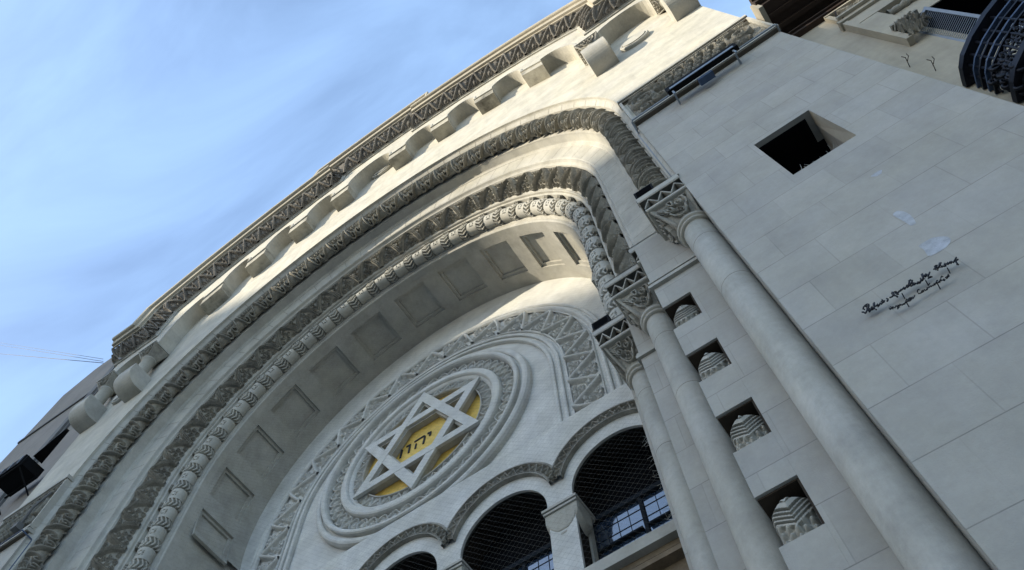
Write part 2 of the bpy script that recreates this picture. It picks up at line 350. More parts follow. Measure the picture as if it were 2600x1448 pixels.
mb = MB(); mb.grid(P); S(mb, 'lattice_archivolt', M['carved'])
L3 = .448; W3 = .50
nu3, nv3 = 120, 60
U3, V3 = np.meshgrid((np.arange(nu3) + .5) / nu3, np.linspace(0, 1, nv3), indexing='ij')
side = np.abs(U3 - .75) / .235; bd = side < 1                      # the leaf band occupies u .515 - .985
ch = (V3 * 8.5 + side * .75) % 1
H3 = np.where(bd, np.where((ch < .60) & (side < .80 + .12 * np.sin(V3 * 60)), .004 + .012 * np.cos((ch - .3) * 5), -.034), 0.)
for i in (-1, 0, 1):
    for jq in (-1, 0, 1):
        if i or jq:
            hs = .0095 if not (i and jq) else .006
            H3 = np.where((np.abs((U3 - .25 - i * .085) * L3) < hs * (1.6 if not i else 1)) & (np.abs((V3 - .50 - jq * .085) * W3) < hs * (1.6 if not jq else 1)), -.022, H3)
def buds(mb):                                                      # curled buds closing the top of each leaf band
    p, s_ = arch_path(3.795, IMP, ZC, .05); n3 = round(s_[-1] / L3); mb.cur = 1
    for i in range(n3):
        t_ = (i + .75) / n3 * s_[-1]; q_ = [np.interp(t_, s_, p[:, c]) for c in range(4)]
        for da in (-.045, 0, .045):
            rr_ = 3.915; x = q_[0] + q_[2] * rr_ - q_[3] * da; z = q_[1] + q_[3] * rr_ + q_[2] * da
            mb.tube([(x, 3.76, z), (x - q_[2] * .004, 3.675, z - q_[3] * .004), (x - q_[2] * .03, 3.655, z - q_[3] * .03), (x - q_[2] * .06, 3.68, z - q_[3] * .06)], [.014, .026, .024, .010], 6)
leaf = relief_arch('banded_archivolt', 3.795, 3.80, .130, R(-5), R(228), H3, L3, IMP, ZC, .0060, [M['stone'], M['carved']], None, extra=buds); adopt(leaf, SY)

# coffered soffit
YT = 5.15
mb = MB(); a_b = [0]; cen = [90 + 16.4 * k for k in range(-6, 7)]
edges = []
for c in cen: edges += [(c - 5.6, 'f'), (c - 5.0, 'a'), (c - 3.6, 'b'), (c + 3.6, 'b'), (c + 5.0, 'a'), (c + 5.6, 'f')]
def cyl(r, y, a): return (r * math.cos(R(a)), y, ZC + r * math.sin(R(a)))
RS = 3.60
def patch(y0, y1, a0, a1, r0, r1=None, seg=3):
    r1 = r0 if r1 is None else r1; P = np.array([[cyl(r0, y0, a), cyl(r1, y1, a)] for a in np.linspace(a0, a1, seg + 1)]); mb.grid(P)
ya, yb = 4.16, 4.87
patch(4.155, ya, -12, 192, RS, seg=120); patch(yb, YT, -12, 192, RS, seg=120)
pa = -12
for c in cen:
    a0, a1 = c - 5.4, c + 5.4; patch(ya, yb, pa, a0, RS)
    d1, d2 = .042, .078; w1, w2 = .85, 1.7; g1, g2 = .06, .12
    lv = [(0, 0, 0), (d1, 0, 0), (d1, w1, g1), (d2, w1, g1), (d2, w2, g2)]
    for (dA, wA, gA), (dB, wB, gB) in zip(lv[:-1], lv[1:]):
        A0, A1, Y0, Y1 = a0 + wA, a1 - wA, ya + gA, yb - gA; B0, B1, Z0, Z1 = a0 + wB, a1 - wB, ya + gB, yb - gB
        mb.grid(np.array([[cyl(RS + dA, Y0, A0 + (A1 - A0) * t), cyl(RS + dB, Z0, B0 + (B1 - B0) * t)] for t in (0, .5, 1)]))
        mb.grid(np.array([[cyl(RS + dA, Y1, A0 + (A1 - A0) * t), cyl(RS + dB, Z1, B0 + (B1 - B0) * t)] for t in (0, .5, 1)]))
        mb.add([cyl(RS + dA, Y0, A0), cyl(RS + dB, Z0, B0), cyl(RS + dB, Z1, B0), cyl(RS + dA, Y1, A0)], [(0, 1, 2, 3)])
        mb.add([cyl(RS + dA, Y0, A1), cyl(RS + dB, Z0, B1), cyl(RS + dB, Z1, B1), cyl(RS + dA, Y1, A1)], [(0, 1, 2, 3)])
    patch(ya + g2, yb - g2, a0 + w2, a1 - w2, RS + d2); pa = a1
patch(ya, yb, pa, 192, RS)
S(mb, 'coffered_soffit', M['stone'])
for sg in (-1, 1): mb = MB(); mb.box(min(sg * RS, sg * 3.64), max(sg * RS, sg * 3.64), 4.16, YT, 7, ZC - .6); S(mb, 'reveal_wall', M['stone'])

# --- tympanum wall with five arched openings
OPC = [0, 1.47, 2.94, -1.47, -2.94]; OR = .575; OZ = 8.93
def opening(cx): return [(cx - OR, 7.0)] + [(cx + OR * math.cos(a), OZ + OR * math.sin(a)) for a in np.linspace(PI, 0, 40)] + [(cx + OR, 7.0)]
YW = 4.95
base = [(-3.68, 7.0)]
for c in sorted(OPC): base += opening(c)
base += [(3.68, 7.0), (3.68, 10.32), (-3.68, 10.32)]
mb = MB(); mb.slab(base, [], YW, 4.985); S(mb, 'arcade_wall', M['tymp'])
big = arch_pts(3.68, 10.32, ZC, 60); mb = MB(); hole = [(1.12 * math.cos(a), 12.17 + 1.12 * math.sin(a)) for a in np.linspace(0, 2 * PI, 64, endpoint=False)]
inner = arch_pts(3.18, 10.32, 12.0, 60)
mb.slab(big[:-1] + [(3.68, 10.32)] + list(reversed(inner)), [], YT, 5.3); S(mb, 'tympanum_wall', M['tymp']); mb = MB()
mb.slab(inner, [hole], 5.106, 5.28); S(mb, 'tympanum_wall', M['tymp'])
# stepped mouldings of the blind arch
def sweep_b(prof, z0=10.32, zc=12.0, step=.06): return sweep_arch(prof, z0, zc, step)
for nm, pr in (('blind_arch_moulding', [(3.20, YT + .01), (3.20, 5.085), (3.185, 5.07), (3.16, 5.07), (3.145, 5.085), (3.145, 5.10), (3.10, 5.10), (3.10, 5.065), (3.085, 5.05), (3.055, 5.05), (3.04, 5.065), (3.02, 5.10), (2.985, 5.10), (2.985, 5.07), (2.97, 5.06)]),
               ('blind_arch_moulding', [(2.52, 5.06), (2.50, 5.055), (2.49, 5.07), (2.49, 5.09), (2.44, 5.09), (2.44, 5.05), (2.425, 5.04), (2.39, 5.04), (2.38, 5.05), (2.38, 5.08), (2.33, 5.08), (2.33, 5.05), (2.315, 5.04), (2.28, 5.04), (2.27, 5.05), (2.265, 5.10)])):
    mb = MB(); mb.grid(sweep_b(pr)); S(mb, nm, M['medal'])
# zigzag band
Lz, Wz = .66, .46
st = [([(0, .0), (.5, 1.0)], .034, .055), ([(.5, 1.0), (1.0, .0)], .034, .055)]
for (cx, cy, r0, a0, tn) in ((.5, .35, .12, 0, 1.6), (.42, .58, .07, 2, 1.2), (.58, .58, .07, 4, 1.2), (.38, .16, .10, 3, 1.4), (.62, .16, .10, 1, 1.4), (.5, .12, .05, 1, 1),
                             (.0, .65, .12, 0, 1.6), (.08, .42, .07, 2, 1.2), (-.08, .42, .07, 4, 1.2), (.12, .84, .10, 3, 1.4), (-.12, .84, .10, 1, 1.4), (0, .88, .05, 1, 1)):
    st.append((spiral(cx, cy, .015, r0, a0, tn, 14, .8, 1.1), .013, .034))
Hz = cell(Lz, Wz, st, 80, 50, 0.0) + rng.normal(0, .0012, (80, 50))
p, s_ = arch_path(2.75, 10.32, 12.0, .012)
mb = MB(); mb.grid(relief_strip(p, s_, (2.97, 5.088), (2.51, 5.088), (0, -1), Hz, Lz)); S(mb, 'zigzag_archivolt', M['medal'])

# --- medallion
MC = (0, 12.17)
def ring(prof, k=180):
    a = np.linspace(0, 2 * PI, k, endpoint=False); return np.array([[(MC[0] + r * math.cos(t), y, MC[1] + r * math.sin(t)) for r, y in prof] for t in a])
ME = empty('medallion', (0, 5, 12.17)); adopt(ME, SY)
mb = MB(); mb.grid(ring([(1.95, 5.12), (1.95, 5.04), (1.93, 5.0), (1.90, 4.985), (1.86, 4.985), (1.84, 5.0), (1.835, 5.03), (1.80, 5.03), (1.80, 4.96), (1.785, 4.94), (1.755, 4.935), (1.73, 4.95), (1.715, 4.98), (1.71, 5.02), (1.71, 5.07)]), cu=True); S(mb, 'outer_ring', M['medal'], parent=ME, smooth=False)
mb = MB(); mb.grid(ring([(1.47, 5.07), (1.465, 5.01), (1.455, 4.98), (1.43, 4.965), (1.36, 4.96), (1.345, 4.965), (1.33, 4.985), (1.32, 5.01), (1.30, 5.02), (1.285, 5.03), (1.27, 5.05), (1.27, 5.09)]), cu=True); S(mb, 'inner_ring', M['medal'], parent=ME)
def ringband(name, r0, r1, y, H, n, dense, parent):
    nv = H.shape[1]; k = dense; a = np.linspace(0, 2 * PI, k, endpoint=False); h = sample(H, a / (2 * PI) * n, nv); rr = np.linspace(r0, r1, nv)
    P = np.zeros((k, nv, 3)); P[..., 0] = MC[0] + rr[None] * np.cos(a)[:, None]; P[..., 2] = MC[1] + rr[None] * np.sin(a)[:, None]; P[..., 1] = y - h
    mb = MB(); mb.grid(P, cu=True); return S(mb, name, M['medal'], parent=parent)
Lv, Wv = .42, .25
st = [([(x / 12, .5 + .42 * math.sin(2 * PI * x / 12)) for x in range(13)], .013, .036), ([(x / 12, .5 - .42 * math.sin(2 * PI * x / 12)) for x in range(13)], .013, .032)]
for c in (.25, .75):
    st += [(spiral(c, .5, .02, .13, c * 9, 1.3, 12, .8, 1.9), .010, .026), ([(c - .09, .5), (c + .09, .5)], .009, .022), ([(c, .3), (c, .7)], .009, .022), ([(c - .07, .35), (c + .07, .65)], .008, .02), ([(c - .07, .65), (c + .07, .35)], .008, .02)]
for c in (0, .5): st += [([(c, .08)], .02, .02), ([(c - .04, .93), (c + .04, .93)], .012, .02)]
ringband('carved_ring', 1.71, 1.47, 5.06, cell(Lv, Wv, st, 84, 48, 0., 1.5), 24, 2100, ME)
Ll, Wl = .20, .17
st = [([(.02, .05), (.5, .95)], .011, .030), ([(.5, .95), (.98, .05)], .011, .030), ([(.30, .10), (.5, .5)], .009, .022), ([(.70, .10), (.5, .5)], .009, .022), ([(.0, .95), (.0, .45)], .009, .024), ([(.14, .95), (.06, .6)], .007, .02), ([(.86, .95), (.94, .6)], .007, .02)]
ringband('leaf_ring', 1.27, 1.10, 5.07, cell(Ll, Wl, st, 48, 34, 0., 1.5), 36, 1800, ME)
mb = MB(); mb.grid(ring([(1.105, 5.08), (1.10, 5.03), (1.085, 5.025), (1.075, 5.04), (1.07, 5.11)], 120), cu=True); S(mb, 'reveal_ring', M['stone'], parent=ME)
mb = MB(); a = np.linspace(0, 2 * PI, 72, endpoint=False); mb.add([(1.12 * math.cos(t), 5.105, 12.17 + 1.12 * math.sin(t)) for t in a], [tuple(range(72))]); S(mb, 'gold_disc', M['gold'], parent=ME)
# six pointed star: two triangular frames, slightly over one another
def tri_frame(sg, y0, y1, Ro=1.285, wb=.155):
    Ri = Ro - 2 * wb
    o_ = [(MC[0] + Ro * math.cos(R(90 * sg + 120 * i)), MC[1] + Ro * math.sin(R(90 * sg + 120 * i))) for i in range(3)]
    i_ = [(MC[0] + Ri * math.cos(R(90 * sg + 120 * i)), MC[1] + Ri * math.sin(R(90 * sg + 120 * i))) for i in range(3)]
    m_ = MB(); m_.slab(o_, [list(reversed(i_))], y0, y1)
    return m_
STA = empty('star', (0, 4.9, 12.17)); adopt(STA, ME); STA.matrix_parent_inverse = Matrix.Translation(-Vector((0, 5, 12.17)))
for sg, y0 in ((1, 4.955), (-1, 4.96)):
    m_ = tri_frame(sg, y0, 5.004); o = S(m_, 'star_triangle', M['medal'], parent=STA)
    m_ = tri_frame(sg, 5.005 + (0 if sg > 0 else .004), 5.10, 1.26, .172); o = S(m_, 'star_backing', M['stone'], parent=STA)
# Hebrew letters of the inscription (right to left: yod, he, vav, he)
mb = MB()
def letter(pts, w_=.028):
    for a_, b_ in zip(pts[:-1], pts[1:]):
        d = Vector((b_[0] - a_[0], b_[1] - a_[1])); n_ = Vector((-d.y, d.x)).normalized() * w_ * .5; e = d.normalized() * w_ * .3
        q_ = [(a_[0] - e.x + n_.x, a_[1] - e.y + n_.y), (b_[0] + e.x + n_.x, b_[1] + e.y + n_.y), (b_[0] + e.x - n_.x, b_[1] + e.y - n_.y), (a_[0] - e.x - n_.x, a_[1] - e.y - n_.y)]
        mb.slab(q_, [], 5.092, 5.1045)
def he(x, z): letter([(x - .01, z + .215), (x + .16, z + .215), (x + .18, z + .18), (x + .165, z + .01)], .030); letter([(x + .02, z + .12), (x + .015, z + .01)], .026)
z0 = 12.125
letter([(.07, z0 + .215), (.115, z0 + .205), (.11, z0 + .13)], .034); he(-.17, z0); letter([(-.33, z0 + .215), (-.27, z0 + .205), (-.28, z0 + .01)], .030); he(-.60, z0)
S(mb, 'inscription', M['lettermetal'], parent=ME)

# --- arcade window arches: carved archivolts, hood edges
La, Wa = .115, .115
Hw = cell(La, Wa, [([(0, .08), (.5, .92)], .010, .022), ([(.5, .92), (1, .08)], .010, .022), ([(.5, .25), (.5, .45)], .010, .014), ([(0, .75), (0, .55)], .010, .014), ([(0, .97), (1, .97)], .007, .02), ([(0, .03), (1, .03)], .007, .02)], 30, 20)
AC = 9.06
for c in OPC:
    a = np.linspace(PI, 0, 330)
    lim = [t for t in a if abs(.82 * math.cos(t)) <= .741 or True]
    s_ = (PI - a) * .75; P = np.zeros((len(a), 20, 3)); h = sample(Hw, s_ / La, 20); rr = np.linspace(.805, .69, 20)
    X = rr[None] * np.cos(a)[:, None]; P[..., 0] = c + np.clip(X, -.735, .735); P[..., 2] = AC + rr[None] * np.sin(a)[:, None]; P[..., 1] = 4.90 - h
    keep = np.abs(.82 * np.cos(a)) < .80
    mb = MB(); mb.grid(P[keep])
    for (ra, ya_, rb_, yb_) in ((.83, YW, .83, 4.875), (.83, 4.875, .805, 4.87), (.805, 4.87, .80, 4.90), (.69, 4.90, .685, 4.885), (.685, 4.885, .67, 4.885), (.67, 4.885, .67, YW)):
        G = []
        for t in a[keep]:
            G.append([(c + max(-.735, min(.735, ra * math.cos(t))), ya_, AC + ra * math.sin(t)), (c + max(-.735, min(.735, rb_ * math.cos(t))), yb_, AC + rb_ * math.sin(t))])
        mb.grid(np.array(G))
    S(mb, 'window_archivolt', M['carved'])
# colonnettes of the arcade
def cushion(cx, cy, z1, hw, yd, rb_, zt):
    """cushion capital: square top at z1, round foot at zt"""
    m_ = MB(); n = 48; rows = []
    for k in range(12):
        t = k / 11; sq = (1 - t); z = z1 - (z1 - zt) * t; e = math.cos(t * PI / 2) ** .6 if t < 1 else 0
        row = []
        for i in range(n):
            a_ = 2 * PI * i / n; c_, s2 = math.cos(a_), math.sin(a_)
            q_ = min(hw / max(abs(c_), 1e-6), yd / max(abs(s2), 1e-6)); rbl = rb_
            full = q_; sph = rb_ + (max(hw, yd) * 1.42 - rb_) * max(0, 1 - t) ** .72
            rr_ = min(full, max(rbl, sph)) if t < .98 else rbl
            row.append((cx + rr_ * c_, cy + rr_ * s2, z))
        rows.append(row)
    m_.grid(np.array(rows), cv=True); return m_
for c in (-2.205, -.735, .735, 2.205):
    CO = empty('arcade_colonnette', (c, 5.07, 7.5)); adopt(CO, SY)
    mb = MB(); mb.lathe([(.118, 7.35), (.118, 7.52), (.125, 8.36)], c, 5.09, 32); S(mb, 'shaft', M['shaft'], True, CO)
    mb = cushion(c, 5.09, 8.74, .205, .15, .128, 8.40); mb.lathe([(.128, 8.40), (.145, 8.39), (.145, 8.365), (.125, 8.355)], c, 5.09, 32); S(mb, 'capital', M['shaft'], False, CO)
    mb = MB(); mb.box(c - .205, c + .205, 4.92, 5.30, 8.745, 8.775); mb.box(c - .215, c + .215, 4.905, 5.30, 8.785, 8.82); S(mb, 'impost', M['stone'], False, CO)
    mb = MB(); mb.box(c - .16, c + .16, 5.22, 5.355, 7.2, 8.745); mb.box(c - .125, c - .04, 5.19, 5.2195, 7.2, 8.7); mb.box(c + .04, c + .125, 5.19, 5.2195, 7.2, 8.7); S(mb, 'pilaster', M['stone'], False, CO)
for sg in (-1, 1):
    mb = MB(); x0, x1 = sorted((sg * 3.5, sg * 3.66)); mb.box(x0, x1, 4.965, 5.6, 7.0, 8.9); S(mb, 'arcade_pier', M['stone'])
# window heads coloured near-black for their shade, + glass
YG = 5.36
for c in OPC:
    WN = empty('arched_window', (c, YG, 7.6)); adopt(WN, SY)
    oo = .62; hd = [(c - oo, 7.3)] + [(c + oo * math.cos(a_), 9.06 + oo * math.sin(a_)) for a_ in np.linspace(PI, 0, 24)] + [(c + oo, 7.3)]
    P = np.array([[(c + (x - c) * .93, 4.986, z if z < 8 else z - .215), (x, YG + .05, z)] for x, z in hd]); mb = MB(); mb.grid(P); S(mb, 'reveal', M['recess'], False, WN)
    mb = MB(); mb.add([(x, YG + .02, z) for x, z in hd], [tuple(range(len(hd)))])
    # leaded glazing 
    g = MB(); g.add([(c - .60, YG, 7.35), (c + .60, YG, 7.35), (c + .60, YG, 8.80), (c - .60, YG, 8.80)], [(0, 1, 2, 3)]); S(g, 'glass', M['glass'], False, WN)
    S(mb, 'backing', M['dark'], False, WN)
    f_ = MB(); f_.box(c - .020, c + .020, YG - .03, YG - .005, 7.35, 8.80); f_.box(c - .60, c + .60, YG - .045, YG - .006, 8.78, 8.85)
    for x0, x1 in ((-.60, -.57), (.57, .60)): f_.box(c + x0, c + x1, YG - .04, YG - .004, 7.35, 8.78)
    for z in (7.75, 8.32): f_.box(c - .57, c - .035, YG - .045, YG - .003, z, z + .025); f_.box(c + .035, c + .57, YG - .045, YG - .003, z, z + .025)
    S(f_, 'frame', M['lead'], False, WN)
    l_ = MB()
    for i in range(1, 4):
        for sg in (-1, 1): x = c + sg * (.035 + i * .134); l_.box(x - .0028, x + .0028, YG - .006, YG - .001, 7.36, 8.78)
    for i in range(1, 10):
        z = 7.36 + i * .16; l_.box(c - .57, c + .57, YG - .006, YG - .002, z - .0028, z + .0028)
    S(l_, 'leading', M['lead'], False, WN)
# sill
mb = MB(); mb.box(-3.6, 3.6, 4.80, 5.42, 7.42, 7.56); S(mb, 'window_sill', M['stone'])
mb = MB()
for i, (y0, z0_, z1_) in enumerate(((4.88, 7.35, 7.418), (4.92, 7.30, 7.348), (4.84, 7.24, 7.298), (4.95, 7.0, 7.238), (4.90, 6.9, 6.998))): mb.box(-3.6, 3.6, y0, 5.3, z0_, z1_)
S(mb, 'sill_moulding', M['wood'])
mb = MB(); mb.box(-3.62, 3.62, 5.0, 5.3, 0, 6.9); S(mb, 'entrance_wall', M['stone'])

# --- piers of the portal, columns, capitals (right side, then its mirror)
SCRL = [(spiral(.34, .40, .03, .13, 2.6, 1.35, 20, 1, 1.3), .013, .030), (spiral(.62, .30, .03, .11, 0, -1.3, 18, 1, 1.3), .013, .030),
        ([(.14, .12), (.18, .25), (.26, .30)], .010, .024), ([(.10, .20), (.18, .32), (.25, .36)], .010, .024), ([(.09, .30), (.18, .40), (.24, .42)], .009, .022), ([(.13, .42), (.2, .48)], .009, .022),
        ([(.40, .10), (.42, .24), (.46, .30)], .012, .026), ([(.52, .10), (.50, .24), (.46, .30)], .012, .026), ([(.40, .10), (.52, .10)], .010, .026),
        (spiral(.52, .60, .02, .16, 1.2, 1.2, 20, 1, 1.1), .010, .024), ([(.36, .80), (.45, .86), (.58, .84), (.70, .70), (.74, .52)], .018, .032),
        ([(.25, .55), (.30, .72), (.40, .82)], .014, .028), ([(.80, .12), (.84, .3), (.80, .45)], .012, .024), ([(.72, .10), (.88, .10)], .010, .022)]
for i_ in range(9):
    for r_ in (.05, .10): SCRL.append(([(.52 + r_ * math.cos(i_ * .7 + r_ * 20), .60 + 1.1 * r_ * math.sin(i_ * .7 + r_ * 20))], .008, .026))
HS = cell(.36, .46, SCRL, 56, 56)
def capital(cx, cy, x0, x1, y0, y1, r0, z1, z0, sx):
    n = 56; rows = []
    m_ = MB()
    for fi in range(4):        # four faces: front, left, back, right
        P = np.zeros((n, n, 3))
        for i in range(n):
            t = i / (n - 1)
            a0_, a1_ = [(225, 315), (135, 225), (45, 135), (-45, 45)][fi]
            A_ = R(a0_ + (a1_ - a0_) * t)
            if fi == 0: sqp = (x0 + (x1 - x0) * t, y0)
            elif fi == 1: sqp = (x0, y1 + (y0 - y1) * t)
            elif fi == 2: sqp = (x1 + (x0 - x1) * t, y1)
            else: sqp = (x1, y0 + (y1 - y0) * t)
            cp = (cx + r0 * math.cos(A_), cy + r0 * math.sin(A_))
            nrm = Vector((sqp[0] - cx, sqp[1] - cy)).normalized()
            for k in range(n):
                v = k / (n - 1); b_ = (1 - v) ** .85; z = z1 - (z1 - z0) * v
                rim = 0 if v > .03 else .0
                edge = min(t, 1 - t); h_ = (HS[min(n - 1, int(t * n)), k] if (.07 < t < .93 and v < .9) else .020) - .012
                if fi > 1: h_ = 0
                x = sqp[0] * b_ + cp[0] * (1 - b_) + nrm.x * h_; y = sqp[1] * b_ + cp[1] * (1 - b_) + nrm.y * h_
                P[i, k] = (sx * x, y, z - .3 * h_ * b_)
        m_.grid(P)
    return m_
def zig(path, prof, m_, sx, L_=.155, dense=.012, depth=.045):
    """cornice along a plan path with a row of hanging triangles"""
    path = [Vector(p) for p in path]; segs = list(zip(path[:-1], path[1:])); nr = []
    for a_, b_ in segs: d = (b_ - a_).normalized(); nr.append(Vector((-d.y, d.x)))
    mit = []
    for i in range(len(path)):
        if i == 0: mit.append(nr[0])
        elif i == len(path) - 1: mit.append(nr[-1])
        else: q_ = nr[i - 1] + nr[i]; mit.append(q_ / (q_.dot(nr[i])))
    for i, (a_, b_) in enumerate(segs):
        l_ = (b_ - a_).length; n = max(3, int(l_ / dense)); k = len(prof); P = np.zeros((n, k, 3)); cnt = max(1, round(l_ / L_))
        for q_ in range(n):
            t = q_ / (n - 1); c_ = a_.lerp(b_, t); mt = mit[i].lerp(mit[i + 1], t)
            tri = abs(((t * cnt) % 1) - .5) * 2
            for w2, (off, z, am) in enumerate(prof):
                dd = 0
                if am is not None: dd = depth * (1 if am < tri * 1.02 else 0) * (.6 + .4 * (1 - am)) if am < tri else 0
                o_ = off - dd; P[q_, w2] = (sx * (c_.x + mt.x * o_), c_.y + mt.y * o_, z)
        m_.grid(P)
PLAN = [(5.045, 2.63), (4.60, 2.63), (4.60, 3.01), (4.28, 3.01), (4.28, 3.18), (3.90, 3.18), (3.90, 3.55), (3.53, 3.55), (3.53, 4.155)]
PLANW = [(5.06, 2.66), (5.06, 2.66)]
for sx in (1, -1):
    def X(a_, b_): return (min(sx * a_, sx * b_), max(sx * a_, sx * b_))
    # piers with notched corner
    mb = MB()
    def bx(x0, x1, y0, y1, z0_, z1_): q_ = X(x0, x1); mb.box(q_[0], q_[1], y0, y1, z0_, z1_)
    bx(4.59, 5.10, 3.00, 3.75, 0, 8.97); bx(4.341, 4.591, 3.26, 3.75, 0, 8.97)
    nz_ = [(7.60, 7.20), (6.78, 6.39), (5.96, 5.57), (5.16, 4.77), (4.34, 3.95), (3.5, 3.1), (2.7, 2.3)]
    zt = 8.97
    for a_, b_ in nz_: bx(4.34, 4.5895, 3.0, 3.2595, a_, zt); zt = b_
    bx(4.34, 4.5895, 3.0, 3.2595, 0, zt)
    pier = S(mb, 'portal_pier', M['ashlar'])
    for a_, b_ in nz_[:5]:
        mb = MB(); bx(4.345, 4.5888, 3.245, 3.2594, b_ + .001, a_ - .001); bx(4.5762, 4.5888, 3.02, 3.2449, b_ + .001, a_ - .001); bx(4.345, 4.5761, 3.02, 3.2448, a_ - .012, a_ - .001); S(mb, 'notch_shade_lining', M['soffit'])  # added dark sheets paint the shade inside each notch
    mb = MB(); bx(3.90, 4.50, 3.55, 4.2, 0, 8.97); S(mb, 'portal_pier', M['ashlar'])
    mb = MB(); bx(3.601, 4.1, 4.0, YT + .1, 0, 8.97); S(mb, 'portal_pier', M['ashlar'])
    mb = MB(); q_ = X(5.038, 5.2); mb.box(q_[0], q_[1], 2.952, 3.2, 0, 9.3); S(mb, 'portal_jamb', M['stone'])
    # string courses
    mb = MB(); bx(4.32, 4.80, 2.975, 3.30, 8.07, 8.105); bx(4.33, 4.79, 2.985, 3.31, 8.02, 8.068); bx(4.31, 4.81, 2.965, 3.29, 7.975, 8.018)
    S(mb, 'string_course', M['stone']); mb = MB()
    bx(3.88, 4.1, 3.53, 3.8, 8.13, 8.16); bx(3.87, 4.1, 3.52, 3.8, 8.07, 8.12)
    S(mb, 'string_course', M['stone'])
    # carved corner blocks in the notches
    for zi, (a_, b_) in enumerate(nz_[:5]):
        mb = MB(); n = 72; zc0, zc1 = b_, a_ - .045 * (a_ - b_) / .4
        G = np.zeros((n, n, 3))
        for i in range(n):
            t = i / (n - 1); e = abs(t - .5) * 2
            for k in range(n):
                v = k / (n - 1); q_ = (1 - v) * 1.05 + e * .42 - .42 * .12
                rec_ = .030 * min(1, max(0, q_)) * 1.2
                if q_ < .16: hgt = .004 + .010 * abs(math.sin(e * 9 + zi)) * (q_ > .03)
                elif q_ < .20: hgt = -.016
                elif q_ < .33: hgt = .014
                elif q_ < .37: hgt = -.014
                elif q_ < .64: hgt = .010 if ((q_ - .37) / .09) % 1 < .55 else -.010
                elif q_ < .70: hgt = .010
                else: hgt = -.012 + .030 * abs(math.sin(t * 17 + zi)) * abs(math.sin(v * 19 + zi * 2))
                round_ = .055 * max(0, (v - .80) / .20) ** 2.5 + .035 * max(0, e - .8) ** 2 * 25 * (.3 if t > .5 else 1)
                x = 4.350 + .236 * t; y = 3.020 + .075 * e ** 1.1 + rec_ * .6 + round_ - hgt * 1.25
                G[i, k] = (sx * x, min(y, 3.243), zc0 + (zc1 - zc0) * v - round_ * .25)
        mb.grid(G)
        o = S(mb, 'carved_block', M['stone'])
    # abacus
    mb = MB(); zig(PLAN, [(-.03, 9.083, None), (0, 9.08, None), (0, 8.985, None), (-.004, 8.98, None), (-.010, 8.972, None)], mb, sx, dense=.1)
    # top cover
    poly = [(5.06, 2.631)] + [(x, y) for x, y in PLAN[1:]] + [(5.06, 4.155)]
    mb2 = MB(); mb2.slab([(sx * x, y) for x, y in poly], [], 9.06, 9.079, 'xy'); mb.v += mb2.v; mb.f += [tuple(i + mb.n for i in f_) for f_ in mb2.f]; mb.n += mb2.n
    S(mb, 'abacus', M['stone'])
    pl_ = [Vector(p_) for p_ in PLAN]
    def ins(d_):
        nr = []
        for a_, b_ in zip(pl_[:-1], pl_[1:]): q_ = (b_ - a_).normalized(); nr.append(Vector((-q_.y, q_.x)))
        o_ = []
        for i, p_ in enumerate(pl_):
            m_ = nr[0] if i == 0 else (nr[-1] if i == len(pl_) - 1 else (nr[i - 1] + nr[i]) / ((nr[i - 1] + nr[i]).dot(nr[i]))); o_.append(p_ - m_ * d_)
        return o_
    core = ins(.085); mb = MB(); mb.slab([(sx * p_.x, p_.y) for p_ in core] + [(sx * 5.05, 4.155)], [], 8.70, 8.969, 'xy'); S(mb, 'abacus_core', M['soffit'])  # near-black colour holds the deep recess's shade and soot
    mb = MB(); ln_ = ins(.030); hi = 8.957; lo = 8.795
    for a_, b_ in zip(ln_[:-1], ln_[1:]):
        l_ = (b_ - a_).length; cnt = max(1, round(l_ / .135)); pts_ = []
        for q_ in range(2 * cnt + 1): c_ = a_.lerp(b_, q_ / (2 * cnt)); pts_.append((sx * c_.x, c_.y, lo if q_ % 2 == 0 else hi))
        n_ = (b_ - a_).normalized(); n_ = Vector((-n_.y, n_.x)) * .012
        for p0, p1 in zip(pts_[:-1], pts_[1:]):
            w_ = .026; V_ = [(p0[0], p0[1], p0[2] - w_), (p1[0], p1[1], p1[2] - w_), (p1[0], p1[1], p1[2] + w_ * .4), (p0[0], p0[1], p0[2] + w_ * .4)]
            V_ = [(x + sx * n_.x, y + n_.y, z) for x, y, z in V_] + [(x - sx * n_.x * 3.2, y - n_.y * 3.2, z) for x, y, z in V_]
            mb.add(V_, [(0, 1, 2, 3), (7, 6, 5, 4), (0, 4, 5, 1), (3, 2, 6, 7)])
    S(mb, 'zigzag_course', M['carved'])
    mb = MB(); zig(PLAN, [(-.10, 8.778, None), (-.028, 8.775, None), (-.025, 8.768, None), (-.025, 8.738, None), (-.035, 8.73, None), (-.12, 8.725, None)], mb, sx, dense=.1); S(mb, 'fillet', M['stone'])
    # columns
    for (cx, cy, r_, cp, zt_, jz) in ((4.91, 2.872, .132, (4.655, 5.036, 2.685, 3.05), 8.20, 6.98), (4.20, 3.425, .122, (3.95, 4.335, 3.235, 3.545), 8.22, 6.97), (3.785, 3.872, .118, (3.585, 3.905, 3.605, 3.99), 8.30, 7.1)):
        CL = empty('portal_column', (sx * cx, cy, 0)); adopt(CL, SY)
        pr = [(r_ * 1.02, 0)]; zj = jz - .86 * 8
        while zj < zt_:
            zj += .86
        pr.append((r_, zt_)); mb = MB(); mb.lathe(pr, sx * cx, cy, 56); mb.cur = 1; mb.mi += [0] * (len(mb.f) - len(mb.mi)); zj = jz - .86 * 8
        while zj < zt_:
            if zj > 0: mb.lathe([(r_ + .0005, zj - .0022), (r_ + .0005, zj + .0022)], sx * cx, cy, 56, False)
            zj += .86
        S(mb, 'shaft', [M['shaft'], M['joint']], True, CL)
        mb = MB(); z_ = zt_
